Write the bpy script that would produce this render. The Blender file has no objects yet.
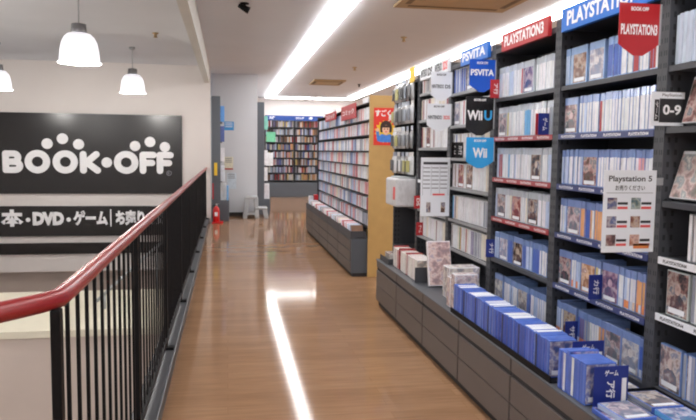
import bpy, bmesh, math, random
from mathutils import Vector, Matrix
random.seed(7)
scene = bpy.context.scene
col = scene.collection
PI = math.pi

# ------------------------------------------------------------------ camera
W, H, F, CAM_H = 696.0, 420.0, 680.0, 1.45
vp, roll = (227.0, 150.0), 0.012
Yc = Vector((vp[0]-W/2, -(vp[1]-H/2), -F)).normalized()
Zc = Yc.cross(Vector((1, -roll, 0))).normalized()
if Zc.y < 0: Zc = -Zc
Xc = Yc.cross(Zc)
cd = bpy.data.cameras.new('camera'); cam = bpy.data.objects.new('camera', cd); col.objects.link(cam)
cd.sensor_fit = 'HORIZONTAL'; cd.sensor_width = 36; cd.lens = F/W*36; cd.clip_end = 200; cd.clip_start = .05
M3 = Matrix((Xc, Yc, Zc))            # rows: world axes in camera coords -> camera-to-world rotation
cam.matrix_world = Matrix.Translation((0, 0, CAM_H)) @ M3.to_4x4()
scene.camera = cam

# ------------------------------------------------------------------ materials
def nodes(name):
    m = bpy.data.materials.new(name); m.use_nodes = True
    nt = m.node_tree; b = nt.nodes['Principled BSDF']
    return m, nt, b
def mat(name, c, rough=.5, metal=0, var=.08, scale=6, bump=0, spec=.5):
    m, nt, b = nodes(name)
    tc = nt.nodes.new('ShaderNodeTexCoord'); n = nt.nodes.new('ShaderNodeTexNoise'); n.inputs['Scale'].default_value = scale
    n.inputs['Detail'].default_value = 3
    nt.links.new(tc.outputs['Object'], n.inputs['Vector'])
    r = nt.nodes.new('ShaderNodeValToRGB')
    r.color_ramp.elements[0].position = .3; r.color_ramp.elements[1].position = .7
    r.color_ramp.elements[0].color = [x*(1-var) for x in c]+[1]; r.color_ramp.elements[1].color = [min(1, x*(1+var)) for x in c]+[1]
    nt.links.new(n.outputs['Fac'], r.inputs['Fac']); nt.links.new(r.outputs['Color'], b.inputs['Base Color'])
    b.inputs['Roughness'].default_value = rough; b.inputs['Metallic'].default_value = metal
    b.inputs['Specular IOR Level'].default_value = spec
    if bump:
        bp = nt.nodes.new('ShaderNodeBump'); bp.inputs['Strength'].default_value = bump
        nt.links.new(n.outputs['Fac'], bp.inputs['Height']); nt.links.new(bp.outputs['Normal'], b.inputs['Normal'])
    return m
def objmat(name, rough=.4, var=.1, scale=(20, 20, 12), spec=.5):
    """colour taken from each object's own viewport colour, with printed variation"""
    m, nt, b = nodes(name)
    oi = nt.nodes.new('ShaderNodeObjectInfo'); tc = nt.nodes.new('ShaderNodeTexCoord')
    mp = nt.nodes.new('ShaderNodeMapping'); mp.inputs['Scale'].default_value = scale
    n = nt.nodes.new('ShaderNodeTexNoise'); n.noise_dimensions = '4D'; n.inputs['Scale'].default_value = 1.5
    mul = nt.nodes.new('ShaderNodeMath'); mul.operation = 'MULTIPLY'; mul.inputs[1].default_value = 90
    nt.links.new(oi.outputs['Random'], mul.inputs[0]); nt.links.new(mul.outputs[0], n.inputs['W'])
    nt.links.new(tc.outputs['Object'], mp.inputs['Vector']); nt.links.new(mp.outputs[0], n.inputs['Vector'])
    r = nt.nodes.new('ShaderNodeValToRGB'); r.color_ramp.elements[0].position = .38; r.color_ramp.elements[1].position = .55
    r.color_ramp.elements[0].color = (1-var*3, 1-var*3, 1-var*3, 1); r.color_ramp.elements[1].color = (1, 1, 1, 1)
    nt.links.new(n.outputs['Fac'], r.inputs['Fac'])
    mx = nt.nodes.new('ShaderNodeMix'); mx.data_type = 'RGBA'; mx.blend_type = 'MULTIPLY'; mx.inputs[0].default_value = 1
    nt.links.new(oi.outputs['Color'], mx.inputs[6]); nt.links.new(r.outputs['Color'], mx.inputs[7])
    nt.links.new(mx.outputs[2], b.inputs['Base Color'])
    b.inputs['Roughness'].default_value = rough; b.inputs['Specular IOR Level'].default_value = spec
    return m
def artmat(name, cols, scale=16):
    """printed cover picture: blotches of several colours, another picture for every object, tinted by object colour"""
    m, nt, b = nodes(name)
    oi = nt.nodes.new('ShaderNodeObjectInfo'); tc = nt.nodes.new('ShaderNodeTexCoord')
    n = nt.nodes.new('ShaderNodeTexNoise'); n.noise_dimensions = '4D'; n.inputs['Scale'].default_value = scale
    n.inputs['Detail'].default_value = 5; n.inputs['Distortion'].default_value = .15
    mul = nt.nodes.new('ShaderNodeMath'); mul.operation = 'MULTIPLY'; mul.inputs[1].default_value = 130
    nt.links.new(oi.outputs['Random'], mul.inputs[0]); nt.links.new(mul.outputs[0], n.inputs['W'])
    nt.links.new(tc.outputs['Object'], n.inputs['Vector'])
    r = nt.nodes.new('ShaderNodeValToRGB')
    while len(r.color_ramp.elements) < len(cols): r.color_ramp.elements.new(.5)
    for i, c in enumerate(cols):
        r.color_ramp.elements[i].position = .3+.4*i/(len(cols)-1); r.color_ramp.elements[i].color = (*c, 1)
    nt.links.new(n.outputs['Fac'], r.inputs['Fac'])
    hs = nt.nodes.new('ShaderNodeHueSaturation')
    h = nt.nodes.new('ShaderNodeMath'); h.operation = 'MULTIPLY_ADD'; h.inputs[1].default_value = .12; h.inputs[2].default_value = .44
    nt.links.new(oi.outputs['Random'], h.inputs[0]); nt.links.new(h.outputs[0], hs.inputs['Hue']); nt.links.new(r.outputs['Color'], hs.inputs['Color'])
    hs.inputs['Saturation'].default_value = .62
    mx = nt.nodes.new('ShaderNodeMix'); mx.data_type = 'RGBA'; mx.inputs[0].default_value = .38
    nt.links.new(hs.outputs[0], mx.inputs[6]); nt.links.new(oi.outputs['Color'], mx.inputs[7])
    nt.links.new(mx.outputs[2], b.inputs['Base Color']); b.inputs['Roughness'].default_value = .25
    return m
def emis(name, c, s):
    m, nt, b = nodes(name)
    b.inputs['Base Color'].default_value = (.9, .9, .9, 1); b.inputs['Emission Color'].default_value = (*c, 1); b.inputs['Emission Strength'].default_value = s
    return m
def srgb(r, g, b):
    f = lambda v: (v/255/12.92) if v/255 < .04045 else ((v/255+.055)/1.055)**2.4
    return (f(r), f(g), f(b))

def floor_mat():
    m, nt, b = nodes('laminate_floor')
    tc = nt.nodes.new('ShaderNodeTexCoord')
    br = nt.nodes.new('ShaderNodeTexBrick')
    br.inputs['Scale'].default_value = 1; br.inputs['Brick Width'].default_value = .9; br.inputs['Row Height'].default_value = .1
    br.inputs['Mortar Size'].default_value = .0015; br.inputs['Mortar Smooth'].default_value = .6
    br.inputs['Color1'].default_value = (*srgb(142, 110, 84), 1); br.inputs['Color2'].default_value = (*srgb(154, 121, 94), 1); br.inputs['Mortar'].default_value = (*srgb(132, 98, 68), 1)
    nt.links.new(tc.outputs['Object'], br.inputs['Vector'])
    mp = nt.nodes.new('ShaderNodeMapping'); mp.inputs['Scale'].default_value = (2.2, 26, 1)
    nt.links.new(tc.outputs['Object'], mp.inputs['Vector'])
    n = nt.nodes.new('ShaderNodeTexNoise'); n.inputs['Scale'].default_value = 1.6; n.inputs['Detail'].default_value = 5
    nt.links.new(mp.outputs[0], n.inputs['Vector'])
    r = nt.nodes.new('ShaderNodeValToRGB'); r.color_ramp.elements[0].position = .3; r.color_ramp.elements[1].position = .7
    r.color_ramp.elements[0].color = (.86, .84, .8, 1); r.color_ramp.elements[1].color = (1.1, 1.08, 1.05, 1)
    nt.links.new(n.outputs['Fac'], r.inputs['Fac'])
    mx = nt.nodes.new('ShaderNodeMix'); mx.data_type = 'RGBA'; mx.blend_type = 'MULTIPLY'; mx.inputs[0].default_value = 1
    nt.links.new(br.outputs['Color'], mx.inputs[6]); nt.links.new(r.outputs['Color'], mx.inputs[7]); nt.links.new(mx.outputs[2], b.inputs['Base Color'])
    n2 = nt.nodes.new('ShaderNodeTexNoise'); n2.inputs['Scale'].default_value = .9; n2.inputs['Detail'].default_value = 4
    nt.links.new(tc.outputs['Object'], n2.inputs['Vector'])
    rr = nt.nodes.new('ShaderNodeMapRange'); rr.inputs['To Min'].default_value = .05; rr.inputs['To Max'].default_value = .1
    nt.links.new(n2.outputs['Fac'], rr.inputs['Value']); nt.links.new(rr.outputs[0], b.inputs['Roughness'])
    bp = nt.nodes.new('ShaderNodeBump'); bp.inputs['Strength'].default_value = .02; bp.inputs['Distance'].default_value = .004
    n3 = nt.nodes.new('ShaderNodeTexNoise'); n3.inputs['Scale'].default_value = 2.5
    nt.links.new(tc.outputs['Object'], n3.inputs['Vector']); nt.links.new(n3.outputs['Fac'], bp.inputs['Height']); nt.links.new(bp.outputs['Normal'], b.inputs['Normal'])
    b.inputs['Specular IOR Level'].default_value = .09
    return m

C = {
 'floor': floor_mat(),
 'ceiling': mat('ceiling_panel', srgb(214, 217, 223), .9, var=.02, scale=1.2),
 'wall': mat('white_wall', srgb(216, 210, 207), .8, var=.02, scale=2),
 'wall2': mat('alcove_wall', srgb(206, 209, 214), .8, var=.02, scale=2),
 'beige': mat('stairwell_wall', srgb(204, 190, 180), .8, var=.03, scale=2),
 'cream': mat('cream_ledge', srgb(222, 216, 196), .7, var=.03, scale=3),
 'beam': mat('bulkhead_paint', srgb(200, 200, 194), .6, var=.03, scale=2),
 'grey': mat('grey_steel', srgb(82, 88, 96), .5, var=.04, scale=3),
 'dark': mat('dark_steel', srgb(64, 66, 72), .5, var=.06, scale=4),
 'darkback': mat('dark_back_panel', srgb(48, 50, 55), .6, var=.06, scale=4),
 'slot': mat('slot_shadow', srgb(44, 46, 50), .8),
 'drawer': mat('drawer_front', srgb(96, 90, 88), .45, var=.05, scale=3),
 'plinth': mat('plinth_black', srgb(30, 30, 32), .7),
 'basetop': mat('cabinet_top', srgb(78, 82, 88), .45, var=.05),
 'lightsteel': mat('light_steel', srgb(150, 152, 156), .4, var=.05),
 'blackrail': mat('black_paint', srgb(12, 12, 15), .55, var=.1, spec=.2),
 'curb': mat('curb_grey', srgb(68, 70, 74), .45, var=.06),
 'redrail': mat('red_lacquer', srgb(136, 28, 32), .34, var=.06, spec=.7),
 'wood': mat('wood_panel', srgb(192, 156, 98), .45, var=.05, scale=9),
 'black': mat('black_sign', srgb(28, 27, 29), .25, var=.15, scale=.8),
 'white': mat('white_print', srgb(236, 236, 238), .5, var=.01),
 'paper': mat('white_paper', srgb(226, 230, 236), .5, var=.02),
 'red': mat('red_print', srgb(176, 36, 42), .4, var=.04),
 'posterred': mat('poster_red', srgb(222, 60, 50), .4, var=.04),
 'yellow': mat('yellow_print', srgb(236, 196, 50), .4, var=.05),
 'blue': mat('blue_print', srgb(30, 110, 205), .35, var=.04),
 'strip': mat('strip_blue', srgb(46, 58, 112), .4, var=.05),
 'stripred': mat('strip_red', srgb(158, 54, 62), .4, var=.05),
 'navy': mat('navy_print', srgb(32, 48, 128), .4, var=.05),
 'vita': mat('deep_blue_print', srgb(20, 84, 196), .35, var=.04),
 'sky': mat('sky_blue_print', srgb(50, 160, 226), .35, var=.03),
 'ink': mat('black_ink', srgb(40, 40, 44), .6),
 'inkgrey': mat('grey_ink', srgb(120, 122, 128), .6),
 'redink': mat('red_ink', srgb(220, 90, 90), .6),
 'orange': mat('orange_print', srgb(226, 132, 72), .5),
 'skin': mat('printed_skin', srgb(238, 190, 160), .5),
 'hair': mat('printed_hair', srgb(56, 36, 32), .5),
 'shirt': mat('printed_shirt', srgb(70, 130, 214), .5, var=.15, scale=30),
 'vent': mat('tan_vent', srgb(176, 150, 112), .6, var=.05),
 'ventdark': mat('tan_vent_slot', srgb(120, 100, 74), .8),
 'plastic': mat('grey_white_plastic', srgb(168, 172, 176), .5, var=.04),
 'extred': mat('extinguisher_red', srgb(200, 26, 30), .3),
 'chrome': mat('brushed_metal', srgb(150, 150, 152), .3, metal=.8),
 'farblue': mat('header_blue', srgb(26, 62, 130), .4, var=.08),
 'spine': objmat('printed_spine', .4, .045),
 'body': objmat('case_plastic', .2, .03, spec=.6),
 'art': artmat('cover_picture', [srgb(22, 20, 26), srgb(60, 46, 60), srgb(150, 84, 60), srgb(214, 190, 170), srgb(70, 96, 150), srgb(236, 232, 226)], 22),
 'fig': artmat('cover_figure', [srgb(24, 24, 34), srgb(60, 66, 96), srgb(120, 60, 56), srgb(190, 180, 176)], 26),
 'face': artmat('cover_face', [srgb(50, 34, 32), srgb(214, 170, 146), srgb(236, 206, 186)], 30),
 'lamp': emis('lamp_diffuser', (1, .98, .97), 15),
 'shade': emis('lit_glass_shade', (.9, .9, 1), .6),
}

# ------------------------------------------------------------------ mesh building
class MB:
    def __init__(s): s.bm = bmesh.new()
    def _mi(s, fs, mi):
        for f in fs: f.material_index = mi
    def box(s, x0, x1, y0, y1, z0, z1, mi=0, bevel=0):
        vs = [s.bm.verts.new((x, y, z)) for x in (x0, x1) for y in (y0, y1) for z in (z0, z1)]
        q = [(0,1,3,2), (4,6,7,5), (0,4,5,1), (2,3,7,6), (0,2,6,4), (1,5,7,3)]
        fs = [s.bm.faces.new([vs[i] for i in f]) for f in q]; s._mi(fs, mi)
        if bevel:
            es = list({e for f in fs for e in f.edges})
            r = bmesh.ops.bevel(s.bm, geom=es, offset=bevel, segments=2, affect='EDGES', profile=.5); s._mi(r['faces'], mi)
        return s
    def hexa(s, pts, mi=0):                     # 8 points ordered like box (x, y, z loops)
        vs = [s.bm.verts.new(p) for p in pts]
        for f in [(0,1,3,2), (4,6,7,5), (0,4,5,1), (2,3,7,6), (0,2,6,4), (1,5,7,3)]:
            s.bm.faces.new([vs[i] for i in f]).material_index = mi
        return s
    def tube(s, pts, r, mi=0, seg=12, cap=True, smooth=True):
        pts = [Vector(p) for p in pts]; rings = []
        rs = r if isinstance(r, (list, tuple)) else [r]*len(pts)
        for i, p in enumerate(pts):
            if i == 0: d = pts[1]-p
            elif i == len(pts)-1: d = p-pts[i-1]
            else: d = (pts[i+1]-p).normalized()+(p-pts[i-1]).normalized()
            d.normalize(); a = Vector((0, 0, 1)) if abs(d.z) < .9 else Vector((1, 0, 0))
            u = d.cross(a).normalized(); v = d.cross(u)
            rings.append([s.bm.verts.new(p+(u*math.cos(2*PI*k/seg)+v*math.sin(2*PI*k/seg))*rs[i]) for k in range(seg)])
        for a, b in zip(rings, rings[1:]):
            for k in range(seg):
                f = s.bm.faces.new((a[k], a[(k+1) % seg], b[(k+1) % seg], b[k])); f.material_index = mi; f.smooth = smooth
        if cap:
            s.bm.faces.new(rings[0]).material_index = mi; s.bm.faces.new(rings[-1]).material_index = mi
        return s
    def lathe(s, prof, c=(0, 0, 0), mi=0, seg=24, smooth=True):
        rings = [[s.bm.verts.new((c[0]+r*math.cos(2*PI*k/seg), c[1]+r*math.sin(2*PI*k/seg), c[2]+z)) for k in range(seg)] for r, z in prof]
        for a, b in zip(rings, rings[1:]):
            for k in range(seg):
                f = s.bm.faces.new((a[k], a[(k+1) % seg], b[(k+1) % seg], b[k])); f.material_index = mi; f.smooth = smooth
        if prof[0][0] > 1e-4: s.bm.faces.new(rings[0]).material_index = mi
        if prof[-1][0] > 1e-4: s.bm.faces.new(rings[-1]).material_index = mi
        return s
    def prism(s, poly, y0, y1, mi=0):           # poly in XZ, extruded along Y
        a = [s.bm.verts.new((x, y0, z)) for x, z in poly]; b = [s.bm.verts.new((x, y1, z)) for x, z in poly]
        s.bm.faces.new(a).material_index = mi; s.bm.faces.new(b[::-1]).material_index = mi
        n = len(poly)
        for i in range(n): s.bm.faces.new((a[i], b[i], b[(i+1) % n], a[(i+1) % n])).material_index = mi
        return s
    def prismx(s, poly, x0, x1, mi=0):          # poly in YZ, extruded along X
        a = [s.bm.verts.new((x0, y, z)) for y, z in poly]; b = [s.bm.verts.new((x1, y, z)) for y, z in poly]
        s.bm.faces.new(a).material_index = mi; s.bm.faces.new(b[::-1]).material_index = mi
        n = len(poly)
        for i in range(n): s.bm.faces.new((a[i], b[i], b[(i+1) % n], a[(i+1) % n])).material_index = mi
        return s
    def stroke(s, pts, w, y0, y1, mi=0, cap=8):  # flat round-ended stroke in XZ, extruded along Y
        for i, ((ax, az), (bx, bz)) in enumerate(zip(pts, pts[1:])):
            if math.hypot(bx-ax, bz-az) < 1e-5: continue
            s._k = getattr(s, '_k', 0)+1
            a = math.atan2(bz-az, bx-ax); poly = []
            for k in range(cap+1):
                t = a+PI/2+PI*k/cap; poly.append((ax+w/2*math.cos(t), az+w/2*math.sin(t)))
            for k in range(cap+1):
                t = a-PI/2+PI*k/cap; poly.append((bx+w/2*math.cos(t), bz+w/2*math.sin(t)))
            s.prism(poly, y0-.00035*(s._k % 97), y1, mi)
        return s
    def ellipse(s, cx, cz, rx, rz, y0, y1, mi=0, n=28):
        return s.prism([(cx+rx*math.cos(2*PI*k/n), cz+rz*math.sin(2*PI*k/n)) for k in range(n)], y0, y1, mi)
    def text(s, me, M, mi=0):
        vs = [s.bm.verts.new(M @ v.co) for v in me.vertices]
        for p in me.polygons:
            try: s.bm.faces.new([vs[i] for i in p.vertices]).material_index = mi
            except ValueError: pass
        return s
    def build(s, name, mats, parent=None, loc=None, recalc=True, local=False):
        """one mesh object; vertices are given in world space and stored relative to loc / the parent's base"""
        if not isinstance(mats, (list, tuple)): mats = [mats]
        if recalc: bmesh.ops.recalc_face_normals(s.bm, faces=s.bm.faces)
        base = Vector((0, 0, 0))
        if parent and not local: base = wloc(parent)
        if loc is None: loc = Vector(base)
        loc = Vector(loc)
        bmesh.ops.translate(s.bm, verts=s.bm.verts, vec=-loc)
        me = bpy.data.meshes.new(name); s.bm.to_mesh(me); s.bm.free()
        for m in mats: me.materials.append(C[m] if isinstance(m, str) else m)
        o = bpy.data.objects.new(name, me); col.objects.link(o); o.location = loc-base
        if parent: o.parent = parent
        return o
def wloc(o):
    v = Vector((0, 0, 0))
    while o: v += o.location; o = o.parent
    return v
def tag(o, label, cat=None, group=None, kind=None):
    if label: o['label'] = label
    if cat: o['category'] = cat
    if group: o['group'] = group
    if kind: o['kind'] = kind
    return o
def thing(name, label, cat, loc=(0, 0, 0), group=None):
    o = bpy.data.objects.new(name, None); o.empty_display_size = .05; col.objects.link(o); o.location = loc
    return tag(o, label, cat, group)
def struct(name, mb, m, label, cat='building part'):
    return tag(mb.build(name, m), label, cat, None, 'structure')
def dup(root, loc=None, rotz=None, parent=None):
    r = root.copy(); col.objects.link(r)
    if loc is not None: r.location = loc
    if rotz is not None: r.rotation_euler = (0, 0, rotz)
    if parent: r.parent = parent
    for ch in root.children:
        c = ch.copy(); col.objects.link(c); c.parent = r
        for g in ch.children:
            d = g.copy(); col.objects.link(d); d.parent = c
    return r
ONES = 'zeroth first second third fourth fifth sixth seventh eighth ninth tenth eleventh twelfth thirteenth fourteenth fifteenth sixteenth seventeenth eighteenth nineteenth twentieth'.split()
def ordw(n):
    if n <= 20: return ONES[n]
    t = {2: 'twent', 3: 'thirt', 4: 'fort', 5: 'fift', 6: 'sixt', 7: 'sevent', 8: 'eight', 9: 'ninet'}[n//10]
    return t+'ieth' if n % 10 == 0 else t+'y-'+ONES[n % 10]
_tc = {}
def text_me(sx, bold=.02):
    k = (sx, bold)
    if k in _tc: return _tc[k]
    c = bpy.data.curves.new('lettering', 'FONT'); c.body = sx; c.size = 1; c.offset = bold; c.resolution_u = 3; c.extrude = 0
    o = bpy.data.objects.new('lettering', c); col.objects.link(o)
    dg = bpy.context.evaluated_depsgraph_get(); me = bpy.data.meshes.new_from_object(o.evaluated_get(dg))
    bpy.data.objects.remove(o); bpy.data.curves.remove(c)
    _tc[k] = me
    return me
def text_to(mb, sx, a, b, c, d, at, facing='Y', mi=0, bold=.02, rot=0):
    """fit sx into the rectangle a..b (along the writing) by c..d (height); facing Y: reads along +X, seen from -Y at y=at; facing X: a>b along -Y, seen from -X at x=at"""
    me = text_me(sx, bold)
    xs = [v.co.x for v in me.vertices]; ys = [v.co.y for v in me.vertices]
    x0, x1, y0, y1 = min(xs), max(xs), min(ys), max(ys)
    if rot: # turned a quarter: writing runs downwards
        su = (b-a)/(y1-y0); sv = (d-c)/(x1-x0)
        fu = lambda x, y: a+(y-y0)*su; fv = lambda x, y: d-(x-x0)*sv
    else:
        su = (b-a)/(x1-x0); sv = (d-c)/(y1-y0)
        fu = lambda x, y: a+(x-x0)*su; fv = lambda x, y: c+(y-y0)*sv
    vs = []
    for v in me.vertices:
        u, w = fu(v.co.x, v.co.y), fv(v.co.x, v.co.y)
        vs.append(mb.bm.verts.new((u, at, w) if facing == 'Y' else (at, u, w)))
    for p in me.polygons:
        try: mb.bm.faces.new([vs[i] for i in p.vertices]).material_index = mi
        except ValueError: pass

# ------------------------------------------------------------------ the room
CEIL = 3.1
mb = MB(); mb.box(-.47, 7, -4.5, 21.95, -.35, 0)
floor = struct('floor', mb, 'floor', 'glossy brown wood laminate floor of the upper storey aisle', 'floor')
mb = MB(); vs = [(-.47, 1.82), (-1.35, .9), (-1.35, -4.5), (-.47, -4.5)]
a = [mb.bm.verts.new((x, y, 0)) for x, y in vs]; b = [mb.bm.verts.new((x, y, -.35)) for x, y in vs]
mb.bm.faces.new(a); mb.bm.faces.new(b[::-1])
for i in range(4): mb.bm.faces.new((a[i], b[i], b[(i+1) % 4], a[(i+1) % 4]))
struct('floor_landing', mb, 'floor', 'wood laminate landing behind the angled end of the red railing', 'floor')
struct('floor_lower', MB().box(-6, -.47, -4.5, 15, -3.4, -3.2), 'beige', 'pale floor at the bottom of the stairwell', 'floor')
struct('ceiling', MB().box(-6.2, 7.2, -4.7, 22.1, CEIL, CEIL+.15), 'ceiling', 'off-white ceiling over the shop and the stairwell', 'ceiling')
struct('wall_back', MB().box(-.45, 7.2, 21.8, 22, -.35, CEIL), 'wall', 'white wall behind the far bookcase', 'wall')
struct('wall_right', MB().box(7, 7.2, -4.7, 22, -.35, CEIL), 'wall', 'white wall beyond the right-hand shelves', 'wall')
struct('wall_left', MB().box(-6.2, -6, -4.7, 14.1, -3.4, CEIL), 'wall', 'white wall at the left of the stairwell', 'wall')
struct('wall_front', MB().box(-6.2, 7.2, -4.7, -4.5, -3.4, CEIL), 'wall', 'white wall behind the viewer', 'wall')
struct('wall_stairwell', MB().box(-6.2, -.32, 13.9, 14.1, -.95, CEIL), 'wall', 'white wall across the stairwell carrying the black signs', 'wall')
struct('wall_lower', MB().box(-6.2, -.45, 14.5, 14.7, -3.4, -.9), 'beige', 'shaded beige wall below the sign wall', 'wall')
struct('wall_alcove', MB().box(-.32, .66, 15.2, 21.8, 0, CEIL), 'wall2', 'white pillar wall behind the step stool', 'wall')
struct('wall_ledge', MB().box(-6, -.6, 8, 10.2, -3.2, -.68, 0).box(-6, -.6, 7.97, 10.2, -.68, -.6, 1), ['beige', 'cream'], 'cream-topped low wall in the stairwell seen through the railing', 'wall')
struct('trim_1', MB().box(-.44, -.34, -4.5, 13.9, 2.77, CEIL), 'beam', 'pale bulkhead hanging from the ceiling above the red railing', 'bulkhead')
struct('baseboard_alcove', MB().box(-.1, .655, 15.17, 15.2, 0, .08), 'plinth', 'black baseboard along the pillar wall', 'baseboard')
struct('trim_2', MB().box(-.47, -.35, 1.7, 13.88, 0, .08, 0, .008).box(-.49, -.47, 1.7, 13.88, -.35, .08), ['curb'], 'dark grey kerb along the foot of the railing', 'kerb')

# ceiling light strips: continuous rows of fixtures
def strip(x0, x1, y0, y1, label, group):
    t = thing('ceiling_light', label, 'ceiling light', ((x0+x1)/2, (y0+y1)/2, CEIL), group)
    w = .02
    h = MB(); h.box(x0+w+.004, x1-w-.004, y0+w/2, y1-w/2, CEIL-.025, CEIL-.001)
    h.build('housing', 'white', t)
    MB().box(x0+w, x1-w, y0+w/2, y1-w/2, CEIL-.05, CEIL-.0255, 0).build('diffuser', 'lamp', t)
    return t
ys = [-4.3+2.5*i for i in range(11)]
for i in range(10):
    strip(1.15, 1.41, ys[i]+.005, ys[i+1]-.005, 'white lit panel of the aisle light row, %s from the far wall end' % ordw(10-i), 'lit ceiling panels of the long aisle row')
    strip(3.62, 3.9, ys[i]+.005, ys[i+1]-.005, 'lit ceiling panel above the right-hand shelf tops, %s from the far wall end' % ordw(10-i), 'lit ceiling panels over the right-hand shelves')
strip(1.15, 2.6, 20.9, 21.22, 'lit cross panel at the far end joining the long aisle light row', 'lit cross panels at the far end')
strip(2.62, 3.9, 20.9, 21.22, 'lit cross panel at the far end nearer the right-hand light row', 'lit cross panels at the far end')
for k in range(5): strip(5.6, 5.88, -4+5*k, .8+5*k, 'added fill light panel of the unseen row behind the right-hand shelves, %s from the rear wall' % ordw(k+1), 'added fill light panels behind the right-hand shelves')  # unseen row, added to brighten the ceiling and shop
for k, y in enumerate((-3.4, -1.2, 1.2, 3.6)):  # out-of-view cross panels added as fill for the stairwell
    strip(-5.2, -1.0, y, y+.28, 'added unseen fill light panel over the stairwell, %s from the rear wall' % ordw(k+1), 'added fill light panels over the stairwell')

def vent(cx, cy, sx, sy, label):
    t = thing('ceiling_vent', label, 'ceiling vent', (cx, cy, CEIL), 'tan ceiling air vents')
    m = MB(); m.box(cx-sx/2, cx+sx/2, cy-sy/2, cy+sy/2, CEIL-.03, CEIL-.001, 0, .006); m.build('frame', 'vent', t)
    m = MB()
    for k in (-1, 1):
        m.box(cx-sx*.4, cx+sx*.4, cy+k*sy*.38-.03, cy+k*sy*.38+.03, CEIL-.034, CEIL-.0305)
        m.box(cx+k*sx*.42-.03, cx+k*sx*.42+.03, cy-sy*.3, cy+sy*.3, CEIL-.034, CEIL-.0305)
    m.build('air_slot', 'ventdark', t)
    MB().box(cx-sx*.32, cx+sx*.32, cy-sy*.28, cy+sy*.28, CEIL-.036, CEIL-.0305, 0, .002).build('grille', 'vent', t)
vent(2.5, 7.02, 1.3, 1.2, 'large tan ceiling air vent at the top edge above the shelves')
vent(2.36, 16.3, .75, 1.1, 'small far tan ceiling air vent between the two light rows')
def sprinkler(x, y, m, label, r=.045, h=.06):
    MBx = MB(); MBx.lathe([(r, -.001), (r, -.012), (r*.5, -.02), (r*.45, -h), (r*.75, -h-.004), (.0001, -h-.008)], (x, y, CEIL), 0, 14)
    tag(MBx.build('ceiling_sensor', m, loc=(x, y, CEIL)), label, 'ceiling fitting', 'small ceiling fittings')
sprinkler(2.51, 9.67, 'vent', 'small tan ceiling fitting midway between the light rows')
sprinkler(2.47, 13.3, 'vent', 'tiny tan ceiling fitting in front of the small far vent')
sprinkler(3.2, 16.6, 'black', 'tiny black ceiling fitting beside the right-hand light row')
sprinkler(-1.0, 10.2, 'vent', 'small tan ceiling fitting over the stairwell right of the far lamp')
sprinkler(-2.6, 7.6, 'vent', 'pale ceiling fitting over the stairwell left of the near lamp')
# black spotlight
t = thing('ceiling_spotlight', 'small black spotlight on the ceiling left of the aisle lights', 'spotlight', (.2, 7.9, CEIL))
MB().lathe([(.05, -.001), (.05, -.015), (.012, -.02), (.012, -.05)], (.2, 7.9, CEIL), 0, 14).build('mount', 'blackrail', t)
MB().tube([(.13, 7.9, CEIL-.03), (.2, 7.9, CEIL-.06), (.25, 7.9, CEIL-.085)], [.02, .035, .04], 0, 14).build('lamp_head', 'blackrail', t)

# pendant lamps over the stairwell
def pendant(x, y, zb, label):
    t = thing('pendant_lamp', label, 'pendant lamp', (x, y, CEIL), 'white bell pendant lamps over the stairwell')
    MB().lathe([(.05, -.001), (.05, -.03), (.015, -.05)], (x, y, CEIL), 0, 16).build('ceiling_rose', 'plastic', t)
    MB().tube([(x, y, CEIL-.05), (x, y, zb+.39)], .007, 0, 8).build('cord', 'plastic', t)
    MB().lathe([(.02, .40), (.07, .39), (.075, .33), (.08, .31), (.07, .29)], (x, y, zb), 0, 20).build('lamp_socket', 'chrome', t)
    sh = MB(); pr = [(.07, .30), (.11, .29), (.145, .257), (.17, .205), (.185, .13), (.192, .055), (.197, .02), (.212, .012), (.212, .0)]
    sh.lathe(pr+[(r-.006, z) for r, z in pr[::-1]], (x, y, zb), 0, 32)
    sh.build('lamp_shade', 'shade', t)
for x, y, zb, l in ((-1.465, 7.35, 2.305, 'largest white bell pendant lamp, nearer than the other two'), (-1.515, 11.7, 2.36, 'white bell pendant lamp hanging just above the sign lettering, right of the large lamp'), (-3.56, 11.7, 2.36, 'white bell pendant lamp cut by the left edge of the picture')):
    pendant(x, y, zb, l)

# ------------------------------------------------------------------ railing
RX, RZ = -.415, 1.075
t = thing('stair_railing', 'black metal railing with a glossy red handrail beside the aisle', 'railing', (RX, 1.745, .08))
MB().tube([(RX, 13.86, RZ), (RX, 4, RZ), (RX, 1.86, RZ), (RX-.003, 1.78, RZ), (RX-.03, 1.725, RZ), (-.51, 1.64, RZ), (-1.2, .90, RZ), (-1.23, .78, RZ), (-1.23, -4.4, RZ)], .0245, 0, 16).build('handrail', 'redrail', t)
MB().box(RX-.008, RX+.008, 1.80, 13.86, RZ-.026, RZ-.012).build('top_bar', 'blackrail', t)
MB().box(RX-.014, RX+.014, 1.74, 13.86, .14, .165).build('bottom_bar', 'blackrail', t)
posts = [1.745]+[3.22+1.5*i for i in range(8)]
pm = None
for y in posts:
    if pm is None:
        pm = MB().box(RX-.012, RX+.012, y-.017, y+.017, .08, RZ-.02, 0, .003).box(RX-.03, RX+.05, y-.03, y+.03, .08, .1).build('post', 'blackrail', t, loc=(RX, y, .08))
    else:
        c = pm.copy(); col.objects.link(c); c.location = Vector((RX, y, .08))-wloc(t)
bm_ = None; y = 1.86
nb = 0
while y < 13.8:
    if min(abs(y-p) for p in posts) > .05:
        if bm_ is None: bm_ = MB().box(RX-.005, RX+.005, y-.005, y+.005, .165, RZ-.02).build('baluster', 'blackrail', t, loc=(RX, y, .165))
        else:
            c = bm_.copy(); col.objects.link(c); c.location = Vector((RX, y, .165))-wloc(t)
        nb += 1
    y += .1245
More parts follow.
